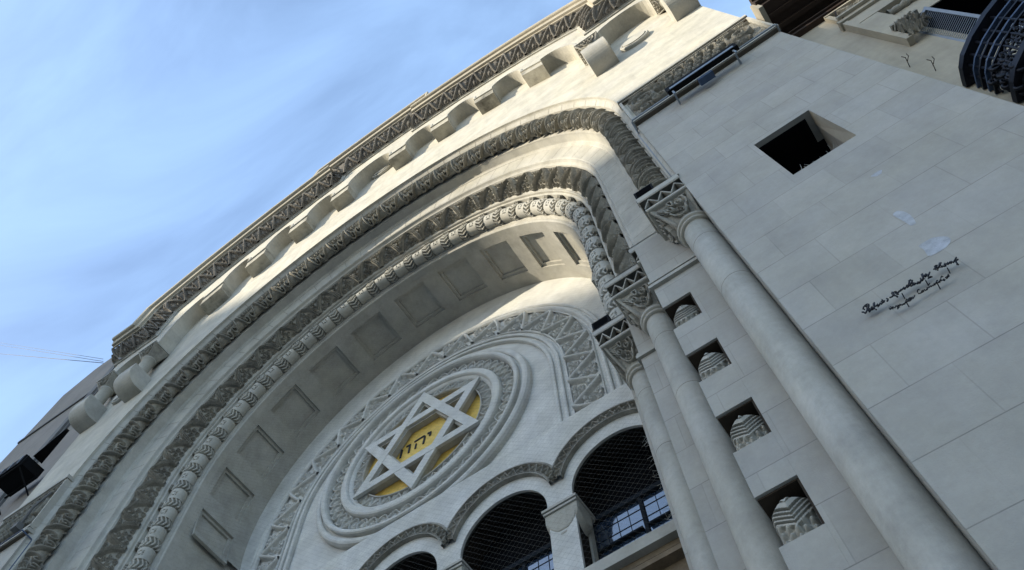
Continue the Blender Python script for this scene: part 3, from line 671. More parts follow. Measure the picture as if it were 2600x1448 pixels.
        mb.lathe([(r_, z_ - .02), (r_ + .022, z_ - .015), (r_ + .028, z_), (r_ + .022, z_ + .018), (r_ + .010, z_ + .022), (r_ + .010, z_ + .03), (r_ + .034, z_ + .036), (r_ + .042, z_ + .055), (r_ + .034, z_ + .075), (r_, z_ + .08)], sx * cx, cy, 56); S(mb, 'astragal', M['stone'], True, CL)
        mb = capital(cx, cy, cp[0], cp[1], cp[2], cp[3], r_ + .012, 8.728, z_ + .07, sx); S(mb, 'capital', M['carved'], False, CL)

# --- friezes at the springing
Lf, Wf = 1.92, 1.24
st = []
for i in range(8):
    st.append(([(.04 + i * .12, .035), (.12 + i * .12, .035)], .022, .03))
for row in range(4):                               # cones and bunches in the middle
    for c in range(5 + (row % 2)):
        st.append((spiral(.33 + c * .075 + (row % 2) * -.035 + row * .01, .36 + row * .14, .012, .028, 0, 1, 10, 1, 1.7), .020, .05))
for c in range(5): st.append((spiral(.34 + c * .085, .20, .02, .045, PI, .55, 9, 1, 1.3), .022, .05))
for cx in (.12, .86):
    st += [(spiral(cx, .48, .02, .10, 0, 1.6, 30, 1, 1.9), .026, .055), (spiral(cx + .09 * (1 if cx < .5 else -1), .76, .015, .06, 2, 1.4, 20, 1, 1.8), .020, .05),
           (spiral(cx - .03, .80, .01, .05, 4, 1.4, 16, 1, 1.8), .018, .045), ([(cx - .07, .2), (cx, .14), (cx + .08, .2)], .02, .045), (spiral(cx + .12 * (1 if cx < .5 else -1), .35, .015, .055, 1, 1.3, 16, 1, 1.8), .02, .05)]
st += [([(.02, .12), (.98, .12)], .014, .03), ([(.02, .90), (.98, .90)], .012, .02)]
HF = cell(Lf, Wf, st, 240, 150, gain=1.2) + rng.normal(0, .0022, (240, 150))
for sx in (1, -1):
    FR = empty('frieze', (sx * 6, 2.6, 12)); adopt(FR, SY); x0, x1 = 5.04, (6.96 if sx > 0 else 6.45)
    n, k = HF.shape; P = np.zeros((n, k, 3))
    xs = np.linspace(x0 + .07, x1 - .03, n); P[..., 0] = sx * xs[:, None]; P[..., 1] = 2.636 - np.clip(HF, -.01, .075) * 1.25; P[..., 2] = np.linspace(FZ1 - .09, FZ0 + .10, k)[None]
    mb = MB(); mb.grid(P); S(mb, 'carved_panel', M['carved'], False, FR)
    mb = MB()
    def bx(a0, a1, y0, y1, z0_, z1_): mb.box(min(sx * a0, sx * a1), max(sx * a0, sx * a1), y0, y1, z0_, z1_)
    bx(x0 - .012, x1, 2.575, 2.655, FZ1 - .05, FZ1 + .03); bx(x0, x1, 2.60, 2.654, FZ1 - .075, FZ1 - .052)
    bx(x0 - .010, x1, 2.585, 2.656, FZ0 + .035, FZ0 + .09); bx(x0, x1, 2.605, 2.6545, FZ0 - .0, FZ0 + .033); bx(x0 - .014, x1, 2.58, 2.6565, FZ0 - .045, FZ0 - .002)
    bx(x0 - .006, x0 + .03, 2.595, 2.80, FZ0 + .091, FZ1 - .076); bx(x1 - .03, x1 - .001, 2.595, 2.65, FZ0 + .091, FZ1 - .076)
    bx(x0 - .016, x0 + .01, 2.60, 2.86, FZ1 - .049, FZ1 - .01); bx(x0 - .016, x0 + .01, 2.60, 2.86, FZ0 - .04, FZ0 + .02)
    S(mb, 'frieze_moulding', M['stone'], False, FR); mb = MB()
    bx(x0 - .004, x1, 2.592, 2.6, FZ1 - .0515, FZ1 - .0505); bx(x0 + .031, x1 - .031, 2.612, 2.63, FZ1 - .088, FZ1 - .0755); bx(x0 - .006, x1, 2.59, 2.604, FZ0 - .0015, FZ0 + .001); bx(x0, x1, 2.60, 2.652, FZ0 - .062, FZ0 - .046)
    S(mb, 'sooty_shade_groove', M['joint'], False, FR)  # dark strips paint the shadow gaps and soot of the grooves

# --- arcaded band under the cornice
YB = 2.34
CXR = [.71, 1.86, 3.01, 4.15]; CXL = [-.88, -2.0, -3.08, -4.10]
cc = sorted(CXL + CXR); CW = .235
def zarc(x, r): return ZC + math.sqrt(max(0, r * r - x * x))
RC = 6.90                                            # radius of the corbel feet
low = []                                             # scalloped lower edge, from left to right
def side_open(c, r_, zs): return [(c + r_ * math.cos(a_), zs + r_ * .85 * math.sin(a_)) for a_ in np.linspace(PI, 0, 18)]
SCX = ((-6.24, -5.09), (5.25, 6.74)); ZK = 16.58     # bracket columns, capital top
low += [(XL, ZK), (-6.03, ZK)] + side_open(-5.665, .365, ZK + .05) + [(-5.30, ZK), (-4.88, ZK)]
def spanarch(xa, xb, za, zb_, up_):
    n = 18; return [(xa + (xb - xa) * (1 - math.cos(PI * i / n)) / 2, za + (zb_ - za) * i / n + up_ * math.sin(PI * i / n)) for i in range(n + 1)]
def foot(c): return (zarc(c - CW, RC + .12), zarc(c + CW, RC + .12))
low += spanarch(-4.88, cc[0] - CW, ZK + .55, foot(cc[0])[0] + .12, .42)
for i, c in enumerate(cc):
    low += [(c - CW, foot(c)[0]), (c + CW, foot(c)[1])]
    if i < len(cc) - 1:
        d = cc[i + 1]; upv = .44 if d - c < 1.3 else .60; low += spanarch(c + CW, d - CW, foot(c)[1] + .14, foot(d)[0] + .14, upv)
low += spanarch(cc[-1] + CW, 5.04, foot(cc[-1])[1] + .12, ZK + .55, .42) + [(5.04, ZK), (5.47, ZK)] + side_open(5.99, .52, ZK + .05) + [(6.51, ZK), (XR, ZK)]
clean = [low[0]]
for p_ in low[1:]:
    if abs(p_[0] - clean[-1][0]) + abs(p_[1] - clean[-1][1]) > 1e-4: clean.append(p_)
cl = cornice_line(RB + .02, RM + .02, XB + .02, XM + .02, ZB + .02, 24, XL, XR)
mb = MB(); mb.slab(clean + list(reversed(cl)), [], YB, 2.651); S(mb, 'arcaded_band', M['upper'])
mb = MB()   # thin moulding following the scallops
lw = [p_ for p_ in clean]
for (off, y0, y1) in ((.0, YB - .012, YB), ):
    P = []
    for i, p_ in enumerate(lw):
        a_ = lw[max(0, i - 1)]; b_ = lw[min(len(lw) - 1, i + 1)]; t_ = Vector((b_[0] - a_[0], b_[1] - a_[1])).normalized(); n_ = Vector((-t_.y, t_.x))
        P.append([(p_[0] + n_.x * .006, YB, p_[1] + n_.y * .006), (p_[0] + n_.x * .006, YB - .014, p_[1] + n_.y * .006), (p_[0] + n_.x * .05, YB - .014, p_[1] + n_.y * .05), (p_[0] + n_.x * .05, YB, p_[1] + n_.y * .05)])
    mb.grid(np.array(P))
S(mb, 'scallop_moulding', M['stone'])
for c in cc:                                        # small corbels
    zt_ = (foot(c)[0] + foot(c)[1]) / 2; za, zb_ = foot(c); mb = MB()
    x0, x1 = c - CW + .004, c + CW - .004; h_ = .27
    mb.add([(x0, 2.37, za - h_), (x1, 2.37, zb_ - h_), (x1, 2.652, zb_ - h_ - .02), (x0, 2.652, za - h_ - .02), (x0, 2.352, za + .02), (x1, 2.352, zb_ + .02), (x1, 2.652, zb_ + .02), (x0, 2.652, za + .02)],
           [(0, 3, 2, 1), (4, 5, 6, 7), (0, 1, 5, 4), (1, 2, 6, 5), (2, 3, 7, 6), (3, 0, 4, 7)])
    S(mb, 'corbel', M['stained'])
# bracket colonnettes
for g_ in SCX:
    for c in g_:
        BK = empty('bracket_colonnette', (c, 2.5, 15)); adopt(BK, SY); hw = .205
        pr = [(2.655, 15.13), (2.50, 15.13)] + [(2.24 + .26 * (1 - math.sin(a_)), 15.13 + .30 * (1 - math.cos(a_))) for a_ in np.linspace(0, PI / 2, 10)][0:] + [(2.24, 15.62), (2.655, 15.62)]
        pr2 = [];
        for q_ in pr:
            if not pr2 or abs(q_[0] - pr2[-1][0]) + abs(q_[1] - pr2[-1][1]) > 1e-4: pr2.append(q_)
        mb = MB(); mb.slab(pr2, [], c - hw, c + hw, 'yz'); S(mb, 'bracket', M['stone'], False, BK)
        mb = MB(); mb.slab([(a_[0] - .012, a_[1] - .012) if 0 < i < len(pr2) - 2 else a_ for i, a_ in enumerate(pr2)], [], c + hw, c + hw + .02, 'yz')
        S(mb, 'bracket_edge', M['stone'], False, BK)
        mb = MB(); mb.lathe([(.125, 15.62), (.13, 15.66), (.12, 15.70), (.118, 16.22), (.135, 16.23), (.138, 16.26), (.12, 16.27)], c, 2.47, 36, False); S(mb, 'shaft', M['shaft'], True, BK)
        mb = capital(c, 2.47, c - .225, c + .225, 2.27, 2.65, .13, 16.56, 16.26, 1); S(mb, 'capital', M['carved'], False, BK)
        mb = MB(); mb.box(c - .235, c + .235, 2.255, 2.654, 16.562, ZK + .018); S(mb, 'abacus', M['stone'], False, BK)
# roundels
for (cx, cz, r_) in ((.0, 20.28, .30), (5.88, 15.68, .27), (-5.66, 15.75, .24)):
    mb = MB(); a = np.linspace(0, 2 * PI, 48, endpoint=False)
    P = np.array([[(cx + r * math.cos(t), y, cz + r * math.sin(t)) for r, y in ((r_, 2.655), (r_, 2.60), (r_ * .95, 2.585), (r_ * .84, 2.585), (r_ * .80, 2.61), (r_ * .78, 2.61), (r_ * .78, 2.57), (.001, 2.565))] for t in a])
    mb.grid(P, cu=True); S(mb, 'roundel', M['stone'])
# --- crowning cornice following the stepped curved gable
cl = cornice_line(RB, RM, XB, XM, ZB, 44)
def offset_path(line, prof, dense=.03):
    """line in the wall plane; prof [(out, y)] with 'out' measured up/away from the building centre"""
    pts = [Vector(p_) for p_ in line]; nr = []
    for a_, b_ in zip(pts[:-1], pts[1:]): d = (b_ - a_).normalized(); nr.append(Vector((-d.y, d.x)))
    res = []; S_ = 0
    for i, p_ in enumerate(pts):
        if i == 0: m_ = nr[0]
        elif i == len(pts) - 1: m_ = nr[-1]
        else: q_ = nr[i - 1] + nr[i]; m_ = q_ / max(.35, q_.dot(nr[i]))
        res.append((p_, m_))
    rows = []; ss = []
    for (pa_, ma_), (pb_, mb_) in zip(res[:-1], res[1:]):
        l_ = (pb_ - pa_).length; n = max(1, int(l_ / dense))
        for q_ in range(n): t = q_ / n; rows.append((pa_.lerp(pb_, t), ma_.lerp(mb_, t))); ss.append(S_ + l_ * t)
        S_ += l_
    rows.append(res[-1]); ss.append(S_); ss = np.array(ss)
    P = np.zeros((len(rows), len(prof), 3))
    for i, (p_, m_) in enumerate(rows):
        for k, (o_, y) in enumerate(prof): P[i, k] = (p_.x + m_.x * o_, y, p_.y + m_.y * o_)
    return P, ss, rows
mb = MB(); P, ss, rows = offset_path(cl, [(.02, 2.36), (-.02, 2.335), (-.02, 2.31), (.035, 2.305), (.035, 2.28)], .2); mb.grid(P); S(mb, 'cornice_fillet', M['stone'])
# carved cyma
Lc, Wc = .42, .34
st = [([(0, 1.0), (.10, .70), (.25, .35), (.48, .0)], .026, .040), ([(1.0, 1.0), (.92, .68), (.78, .34), (.52, .0)], .026, .040), ([(.06, 1.0), (.17, .66), (.33, .3)], .008, .044), ([(.94, 1.0), (.85, .64), (.70, .3)], .008, .044)]
st += [(spiral(.5, .55, .02, .10, 0, 1.5, 14, 1, 1.5), .011, .028), ([(.5, .3), (.5, .95)], .012, .03), ([(.38, .85), (.5, .7), (.62, .85)], .012, .028), (spiral(.0, .25, .02, .10, 2, 1.5, 14, 1, 1.4), .011, .026), ([(.0, .05), (.0, .5)], .010, .026), ([(.14, .1), (.2, .25)], .012, .026), ([(-.14, .1), (-.2, .25)], .012, .026)]
HC = cell(Lc, Wc, st, 44, 26) + rng.normal(0, .0015, (44, 26))
nv = 26; tv = np.linspace(0, 1, nv); prc = [(.035 + .36 * t, 2.28 - .20 * t - .035 * math.sin(PI * t)) for t in tv]
P, ss, rows = offset_path(cl, prc, .013); h = sample(HC, ss / Lc, nv)
for i, (p_, m_) in enumerate(rows):
    P[i, :, 0] -= m_.x * h[i] * .45; P[i, :, 2] -= m_.y * h[i] * .45; P[i, :, 1] -= h[i] * .85
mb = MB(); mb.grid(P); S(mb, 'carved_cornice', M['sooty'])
mb = MB(); P, ss, rows = offset_path(cl, [(.395, 2.08), (.395, 2.05), (.42, 2.04), (.44, 2.04), (.44, 1.99), (.58, 1.97), (.585, 1.93), (.60, 1.91), (.66, 1.90), (.66, 2.9), (.70, 3.0)], .25); mb.grid(P); S(mb, 'cornice_cap', M['cream'])

# ------------------------------------------------------------------ the neighbours
NR = empty('neighbouring_building', (9, 4, 0)); tag(NR, 'cream rendered neighbouring building with brown eaves, window moulding and iron balcony, right of the synagogue', 'building')
def N(mb, name, m, smooth=False): return S(mb, name, m, smooth, NR)
YN = 2.95
mb = MB(); mb.slab([(6.965, 0), (14, 0), (14, 12.1), (6.965, 12.1)], [[(7.72, 8.0), (7.72, 10.05), (8.75, 10.05), (8.75, 8.0)]], YN, 3.3); mb.box(6.965, 14, 3.301, 12, 0, 12.1); N(mb, 'wall', M['cream'])
mb = MB(); mb.box(7.7, 8.8, 3.28, 3.299, 7.9, 10.1); mb.box(7.7205, 8.7495, 2.96, 3.279, 10.03, 10.0495); mb.box(7.7205, 7.735, 2.96, 3.2795, 8.0, 10.029); N(mb, 'window_opening', M['dark'])  # dark sheets paint the shade on back, soffit and jamb
mb = MB(); mb.box(7.04, 14, 2.46, 2.95, 12.02, 12.10); mb.box(7.02, 14, 2.40, 3.2, 12.10, 12.20); mb.box(7.02, 14, 2.36, 3.2, 12.2, 12.32); N(mb, 'eaves', M['brown'])
mb = MB()
for y0, z0_ in ((2.60, 11.98), (2.76, 11.94)): mb.box(7.06, 14, y0, y0 + .05, z0_, 12.02)
N(mb, 'soffit_batten', M['brown'])
mb = MB(); mb.box(6.98, 7.039, 2.44, 2.96, 11.9, 12.25); N(mb, 'eaves_end', M['cream'])
mb = MB(); mb.box(7.04, 14, 2.88, 2.95, 11.66, 11.72); mb.box(7.04, 14, 2.86, 2.951, 11.76, 11.80); N(mb, 'eaves_moulding', M['brown'])
# carved panel and window surround
st = []
for c in range(6): st += [(spiral(.12 + c * .16, .45 + .1 * (-1) ** c, .02, .08, c, 1.5, 18, 1, 2.2), .022, .05), ([(.05 + c * .16, .1), (.12 + c * .16, .3)], .018, .045), (spiral(.2 + c * .16, .75, .015, .05, c, 1.2, 12, 1, 2.2), .018, .045)]
HP = cell(1.6, .46, st, 170, 60) + rng.normal(0, .003, (170, 60))
P = np.zeros((170, 60, 3)); P[..., 0] = np.linspace(7.56, 9.1, 170)[:, None]; P[..., 1] = 2.935 - HP * .9; P[..., 2] = np.linspace(11.55, 11.15, 60)[None]
mb = MB(); mb.grid(P); N(mb, 'carved_panel', M['carved'])
mb = MB(); mb.box(7.50, 14, 2.89, 2.949, 11.57, 11.61); mb.box(7.50, 14, 2.90, 2.949, 11.08, 11.12); mb.box(7.50, 7.55, 2.90, 2.9485, 11.121, 11.569)
mb.box(7.42, 14, 2.84, 2.9495, 10.90, 10.98); mb.box(7.45, 14, 2.80, 2.948, 10.981, 11.03); N(mb, 'window_cornice', M['cream'])
mb = MB(); mb.box(7.47, 7.72, 2.88, 2.949, 9.75, 10.85); mb.box(7.44, 7.50, 2.86, 2.9485, 9.4, 10.88); mb.box(7.47, 14, 2.875, 2.9488, 10.62, 10.895); N(mb, 'window_surround', M['cream'])
mb = MB()
for i in range(60):
    a_ = random.random() * 6.28; x, z = 7.52 + random.random() * .20, 9.42 + random.random() * .36
    mb.tube([(x, 2.87, z), (x + .03 * math.cos(a_), 2.83 - random.random() * .04, z + .03 * math.sin(a_)), (x + .05 * math.cos(a_ + .8), 2.86, z + .05 * math.sin(a_ + .8))], [.016, .02, .010], 6)
mb.box(7.49, 7.76, 2.80, 2.949, 9.76, 9.80); N(mb, 'scroll_bracket', M['carved'])
mb = MB(); xs = np.linspace(7.76, 9.4, 150)
prb = [(x, .030 + .020 * abs(math.sin(x * 24)) + .012 * math.sin(x * 61)) for x in xs]
P = np.array([[(x, 2.93 + r * math.cos(t), 10.48 + r * math.sin(t)) for t in np.linspace(0, 2 * PI, 14, endpoint=False)] for x, r in prb]); mb.grid(P, cv=True); N(mb, 'turned_moulding', M['carved'])
# open louvred shutters
def shutter(px, py, ang, z0_, z1_, wd, nsl=24):
    SH = empty('shutter', (px, py, z0_)); adopt(SH, NR)
    d = Vector((math.cos(ang), math.sin(ang), 0)); n_ = Vector((-d.y, d.x, 0))
    def bar(u0, u1, a0_, a1_, t0, t1, m_):
        V = [Vector((px, py, 0)) + d * u + n_ * t + Vector((0, 0, z)) for z in (a0_, a1_) for u, t in ((u0, t0), (u1, t0), (u1, t1), (u0, t1))]
        m_.add([tuple(v_) for v_ in V], [(0, 3, 2, 1), (4, 5, 6, 7), (0, 1, 5, 4), (1, 2, 6, 5), (2, 3, 7, 6), (3, 0, 4, 7)])
    m_ = MB(); bar(0, .028, z0_, z1_, 0, .03, m_); bar(wd - .028, wd, z0_, z1_, 0, .03, m_); bar(.0281, wd - .0281, z0_, z0_ + .05, 0, .03, m_); bar(.0281, wd - .0281, z1_ - .05, z1_, 0, .03, m_); S(m_, 'shutter_frame', M['galv'], False, SH)
    m_ = MB()
    for i in range(nsl):
        z = z0_ + .06 + (z1_ - z0_ - .12) * i / nsl; bar(.0285, wd - .0285, z, z + .006, .013, .017, m_)
    S(m_, 'louvre', M['galv'], False, SH)
shutter(7.62, 2.955, math.atan2(-.15, .19), 8.72, 9.72, .245, 26)
shutter(7.60, 2.99, math.atan2(-.15, .19), 7.5, 8.66, .26, 28)
shutter(8.05, 2.70, math.atan2(-.15, .19), 8.72, 9.9, .25, 26)
# balcony: bellied wrought iron
BA = empty('balcony', (8, 2.6, 7)); adopt(BA, NR)
BOW = [(7.225, 2.945), (7.235, 2.88), (7.25, 2.80), (7.29, 2.73), (7.39, 2.64), (7.53, 2.555), (7.75, 2.46), (8.05, 2.40), (8.5, 2.38), (12, 2.38)]
def bow(z, d_=0, n=60):
    pts = [Vector((x, y)) for x, y in BOW]; o_ = []
    for i, p_ in enumerate(pts):
        a_ = pts[max(0, i - 1)]; b_ = pts[min(len(pts) - 1, i + 1)]; t_ = (b_ - a_).normalized(); q_ = p_ + Vector((-t_.y, t_.x)) * d_ * -1; o_.append((q_.x, min(q_.y, 2.948), z))
    return o_
# flat thick top rail, thinner rails, posts and scrolls
def flat(z0_, z1_, d0, d1, nm, m_):
    A_, B_ = bow(z0_, d0), bow(z0_, d1); P = np.array([[a_, b_, (b_[0], b_[1], z1_), (a_[0], a_[1], z1_)] for a_, b_ in zip(A_, B_)]); mb = MB(); mb.grid(P, cv=True); S(mb, nm, m_, False, BA)
flat(7.97, 8.03, -.045, .045, 'top_rail', M['iron'])
for z, d_, m_ in ((7.86, 0, 'blue'), (7.78, 0, 'iron'), (7.70, .0, 'blue'), (7.60, .01, 'iron')):
    flat(z, z + .018, d_ - .018, d_ + .018, 'rail', M[m_])
flat(7.30, 7.36, -.05, .05, 'bottom_rail', M['iron'])
bp_ = bow(0); 
mb = MB(); mb.slab([(p_[0], p_[1]) for p_ in bow(0, .0)] + [(12, 2.948)], [], 7.22, 7.29, 'xy'); S(mb, 'balcony_slab', M['iron'], False, BA)
rnd = random.Random(3)
def bow_at(t): 
    i = int(t); f_ = t - i; return Vector(BOW[i]).lerp(Vector(BOW[min(i + 1, len(BOW) - 1)]), f_)
for i, t in enumerate((1.2, 2.2, 3.1, 3.8, 4.4, 5.0, 5.6, 6.2, 6.8)):
    p_ = bow_at(t); q_ = bow_at(t + .3); d_ = (q_ - p_).normalized(); mb = MB()
    mb.tube([(p_.x, p_.y, 7.30), (p_.x, p_.y - .02, 7.5), (p_.x, p_.y, 7.99)], .010, 6)
    for sgn, zc_ in ((1, 7.44), (-1, 7.55)):
        mb.tube([(p_.x + d_.x * r_ * math.cos(a_) * sgn, p_.y + d_.y * r_ * math.cos(a_) * sgn - .012, zc_ + r_ * 1.2 * math.sin(a_)) for a_, r_ in zip(np.linspace(0, 8, 26), np.linspace(.075, .015, 26))], .010, 6)
    S(mb, 'scrollwork', M['iron'], True, BA)
mb = MB()
for i in range(34):
    t = rnd.uniform(1.0, 3.4); p_ = bow_at(t); x, y, z = p_.x + rnd.uniform(-.02, .03), p_.y + rnd.uniform(-.03, .03), rnd.uniform(7.28, 7.62)
    mb.tube([(x + .035 * math.cos(q_), y, z + .035 * math.sin(q_)) for q_ in np.linspace(0, 5, 9)], .014, 5)
S(mb, 'iron_leafwork', M['iron'], True, BA)
mb = MB(); mb.box(7.3, 14, 2.90, 2.949, 6.55, 6.57); mb.box(7.3, 14, 2.88, 2.9495, 6.60, 6.64); N(mb, 'string_course', M['brown'])

NLb = empty('neighbouring_building', (-9, 4, 0)); tag(NLb, 'tall grey neighbouring building rising beyond the left edge of the synagogue', 'building')
def NL(mb, name, m, smooth=False): return S(mb, name, m, smooth, NLb)
mb = MB(); mb.slab([(-11.9, 0), (-6.46, 0), (-6.46, 23.0), (-11.0, 23.0), (-11.9, 22.4)], [], 2.9, 14); NL(mb, 'wall', M['grey'])
mb = MB()
for x0, x1, y0 in ((-9.05, -8.80, 2.80), (-8.78, -8.72, 2.85), (-9.2, -9.07, 2.86)): mb.box(x0, x1, y0, 2.899, 0, 22.6)
NL(mb, 'corner_strip', M['gdark'])
mb = MB(); mb.box(-11.85, -6.47, 2.86, 2.899, 19.9, 20.0); NL(mb, 'string_course', M['gdark'])
mb = MB(); mb.slab([(-7.40, 2.47), (-6.47, 2.40), (-6.47, 2.47), (-7.40, 2.68)], [], 15.02, 15.05, 'xy'); NL(mb, 'canopy', M['black'])
mb = MB(); mb.box(-8.15, -7.42, 2.36, 2.8, 14.72, 14.98); NL(mb, 'air_unit', M['black'])
mb = MB(); mb.box(-8.05, -7.5, 2.38, 2.79, 14.981, 15.0)
for i in range(3): mb.box(-8.0 + i * .25, -7.985 + i * .25, 2.345, 2.359, 14.73, 14.97)
NL(mb, 'air_unit_lid', M['galv'])
mb = MB(); mb.tube([(-8.2, 2.4, 14.68), (-7.4, 2.4, 14.68), (-7.35, 2.4, 14.9)], .02, 6); mb.tube([(-8.2, 2.75, 14.68), (-7.4, 2.75, 14.68)], .02, 6); mb.tube([(-8.17, 2.4, 14.68), (-8.17, 2.88, 14.3)], .015, 6); mb.tube([(-7.45, 2.4, 14.68), (-7.45, 2.88, 14.3)], .015, 6); NL(mb, 'air_unit_frame', M['black'])

# ------------------------------------------------------------------ fittings
def top_(mb, name, m, label, cat, group=None, smooth=False):
    o = mb.build(name, m, None, smooth); tag(o, label, cat, group); return o
def floodlight(x, y, z, wd, ht, label, dp=.12):
    E_ = empty('floodlight', (x, y, z)); tag(E_, label, 'floodlight', 'black floodlights standing on the portal capitals')
    mb = MB(); mb.box(x, x + wd, y, y + dp, z, z + ht); o = mb.build('housing', M['black']); adopt(o, E_)
    mb = MB(); mb.box(x + .02, x + wd - .02, y - .004, y - .001, z + .03, z + ht - .03); o = mb.build('lamp_glass', M['dark']); adopt(o, E_)
    mb = MB(); mb.box(x + .03, x + .05, y + .03, y + .05, z - .0, z + .02); mb.box(x + wd - .05, x + wd - .03, y + .03, y + .05, z, z + .02); mb.box(x - .012, x - .001, y + .04, y + .06, z, z + ht * .6); o = mb.build('mount', M['black']); adopt(o, E_)
floodlight(4.605, 2.66, 9.082, .20, .26, 'black box floodlight standing on the capital of the outermost, thickest column')
floodlight(3.535, 3.57, 9.082, .20, .20, 'black box floodlight standing on the capital of the innermost column, beside the blind arch')
# long tube light and conduit below the right frieze
T_ = empty('tube_light', (5.9, 2.45, 11.2)); tag(T_, 'long black strip light fixed along the lower edge of the right carved frieze', 'light')
mb = MB(); mb.box(5.52, 6.42, 2.44, 2.50, 11.04, 11.22); o = mb.build('housing', M['black']); adopt(o, T_)
mb = MB(); mb.box(5.56, 6.38, 2.435, 2.439, 11.06, 11.12); o = mb.build('glass_strip', M['galv']); adopt(o, T_)
for x in (5.56, 6.34):
    mb = MB(); mb.box(x, x + .02, 2.501, 2.64, 11.0, 11.02); mb.box(x, x + .02, 2.46, 2.48, 10.9, 11.039); o = mb.build('bracket', M['galv']); adopt(o, T_)
mb = MB(); mb.box(5.86, 6.04, 2.50, 2.58, 10.94, 11.02); o = mb.build('driver_box', M['blue']); adopt(o, T_)
mb = MB(); mb.tube([(6.93, 2.70, 11.27), (6.93, 2.56, 11.27), (6.90, 2.545, 11.26), (5.03, 2.545, 11.26), (5.015, 2.56, 11.24), (5.01, 2.72, 11.22), (5.005, 2.735, 11.18), (5.005, 2.735, 9.15)], .011, 8)
top_(mb, 'conduit', M['galv'], 'thin metal conduit running under the right carved frieze and down beside the outer rope moulding', 'conduit', None, True)
mb = MB(); mb.tube([(-6.4, 2.545, 11.26), (-5.03, 2.545, 11.26), (-5.015, 2.56, 11.24), (-5.01, 2.72, 11.22), (-5.005, 2.735, 11.18), (-5.005, 2.735, 9.15)], .011, 8)
top_(mb, 'conduit', M['blue'], 'dark conduit running under the left carved frieze and down beside the arch foot', 'conduit', None, True)
mb = MB(); mb.box(-5.42, -5.30, 2.50, 2.60, 11.5, 11.62); mb.tube([(-5.36, 2.56, 11.62), (-5.25, 2.52, 11.9), (-5.12, 2.56, 12.2)], .02, 8)
top_(mb, 'wall_light', M['gdark'], 'small dark lamp and bent arm on the end of the left carved frieze', 'light')
# wire lettering of the builders' names on the right pier
def UP(u, v, y):        # a measured point of the wall (full-size photo pixel) put onto the wall plane
    d = Vector(((u - 1300) / 2108.5, (v - 724) / 2108.5, 1)); k = [sum(RW[r][c] * d[r] for r in range(3)) for c in range(3)]; t = y / k[1]; return (t * k[0] + 4.737, y, t * k[2] + 1.6)
T1 = [[(135,732),(152,728),(168,738),(180,745),(190,725),(205,690),(222,655),(218,635),(200,632),(175,648),(155,670),(152,692),(168,698)],[(175,660),(205,655),(225,645)],[(195,680),(210,705),(235,720)],[(222,700),(232,682),(248,690),(240,712),(224,706)],[(250,695),(268,675),(262,662),(250,675),(258,702),(280,690)],[(278,690),(290,650),(285,615),(275,630),(290,690),(310,700)],[(295,660),(318,652)],[(318,655),(335,640),(328,628),(318,645),(330,665),(350,645)],[(350,640),(358,620),(368,622),(372,635),(385,620)],[(372,600),(385,615),(400,610),(410,590)],[(380,580),(395,600)],[(435,565),(450,568),(452,585),(440,600)],[(470,555),(500,545),(525,520),(520,490),(505,485),(498,505),(515,530),(545,530),(570,545)],[(520,490),(545,480),(560,500)],[(545,500),(560,480),(575,490),(565,510),(548,505),(580,515)],[(580,490),(590,470),(605,475),(612,462)],[(600,475),(612,450),(622,460),(630,445)],[(635,445),(648,425),(660,435),(652,455),(638,450),(665,445)],[(665,435),(680,415),(690,430),(700,420)],[(672,410),(690,400)],[(700,420),(715,380),(705,350),(725,338),(745,350),(735,380),(715,410),(735,415),(760,395)],
 [(465,680),(490,690),(510,665)],[(475,700),(500,675),(485,665)],[(510,690),(520,665),(535,680),(545,660)],[(550,650),(560,665),(575,645),(570,690),(590,665)],[(585,655),(600,640),(595,632)],[(600,650),(615,635),(622,650),(635,630)],[(635,640),(645,625),(655,635)],[(655,625),(670,610),(665,602),(660,620),(680,618)],[(680,610),(690,592),(700,600)],[(705,590),(718,575),(728,585),(715,598),(705,590)],[(725,585),(745,560),(752,570),(764,555)]]
T2 = [[(35,400),(40,360),(60,338),(78,345),(70,370),(45,405),(65,415)],[(70,385),(85,375),(100,385),(95,400),(78,400),(110,395)],[(100,375),(112,395),(122,375),(135,390),(142,365)],[(145,385),(160,360),(170,380)],[(168,380),(185,340),(178,320)],[(175,355),(200,345)],[(200,350),(215,300),(200,265),(190,275),(215,330),(235,325)],[(205,310),(245,265),(255,270),(235,305)],[(240,300),(258,280),(268,300),(290,245)],[(280,300),(270,320),(320,300),(295,300)],[(335,210),(360,205),(375,180),(360,165),(350,180),(365,215),(390,220)],[(345,180),(385,160)],[(385,205),(415,160),(425,130),(410,135),(400,190),(430,185)],[(430,170),(440,185),(455,165),(465,178)],[(470,165),(485,145),(478,135),(468,150),(485,172)],[(495,150),(510,125),(525,135),(515,150),(500,148)],[(525,140),(540,115),(555,125),(545,140)],[(555,115),(575,130),(600,90),(612,65)],[(590,100),(632,90),(605,120),(635,155),(620,150)],
 [(0,590),(15,570),(25,585),(35,565)],[(40,565),(55,550),(62,562),(48,575)],[(62,562),(80,545),(92,560),(108,525)],[(165,455),(145,460),(140,485),(155,505),(180,500),(195,485)],[(190,480),(205,465),(215,478),(200,490),(215,480)],[(215,475),(228,455),(240,470),(255,450)],[(255,460),(265,440)],[(250,440),(285,425)],[(268,390),(280,395),(290,380)],[(285,430),(300,410),(312,420)],[(310,420),(325,400),(335,410)],[(335,395),(350,385),(355,400),(340,402),(362,395)],[(365,385),(375,355),(370,380),(385,375)],[(370,350),(388,345)],[(390,375),(405,355),(412,370)],[(410,360),(425,320),(430,350),(445,340)],[(425,310),(440,290),(448,300)],[(450,345),(465,325),(475,335),(465,350)],[(480,315),(495,300),(505,315),(490,325)],[(505,300),(515,270),(520,285),(510,305),(530,290)]]
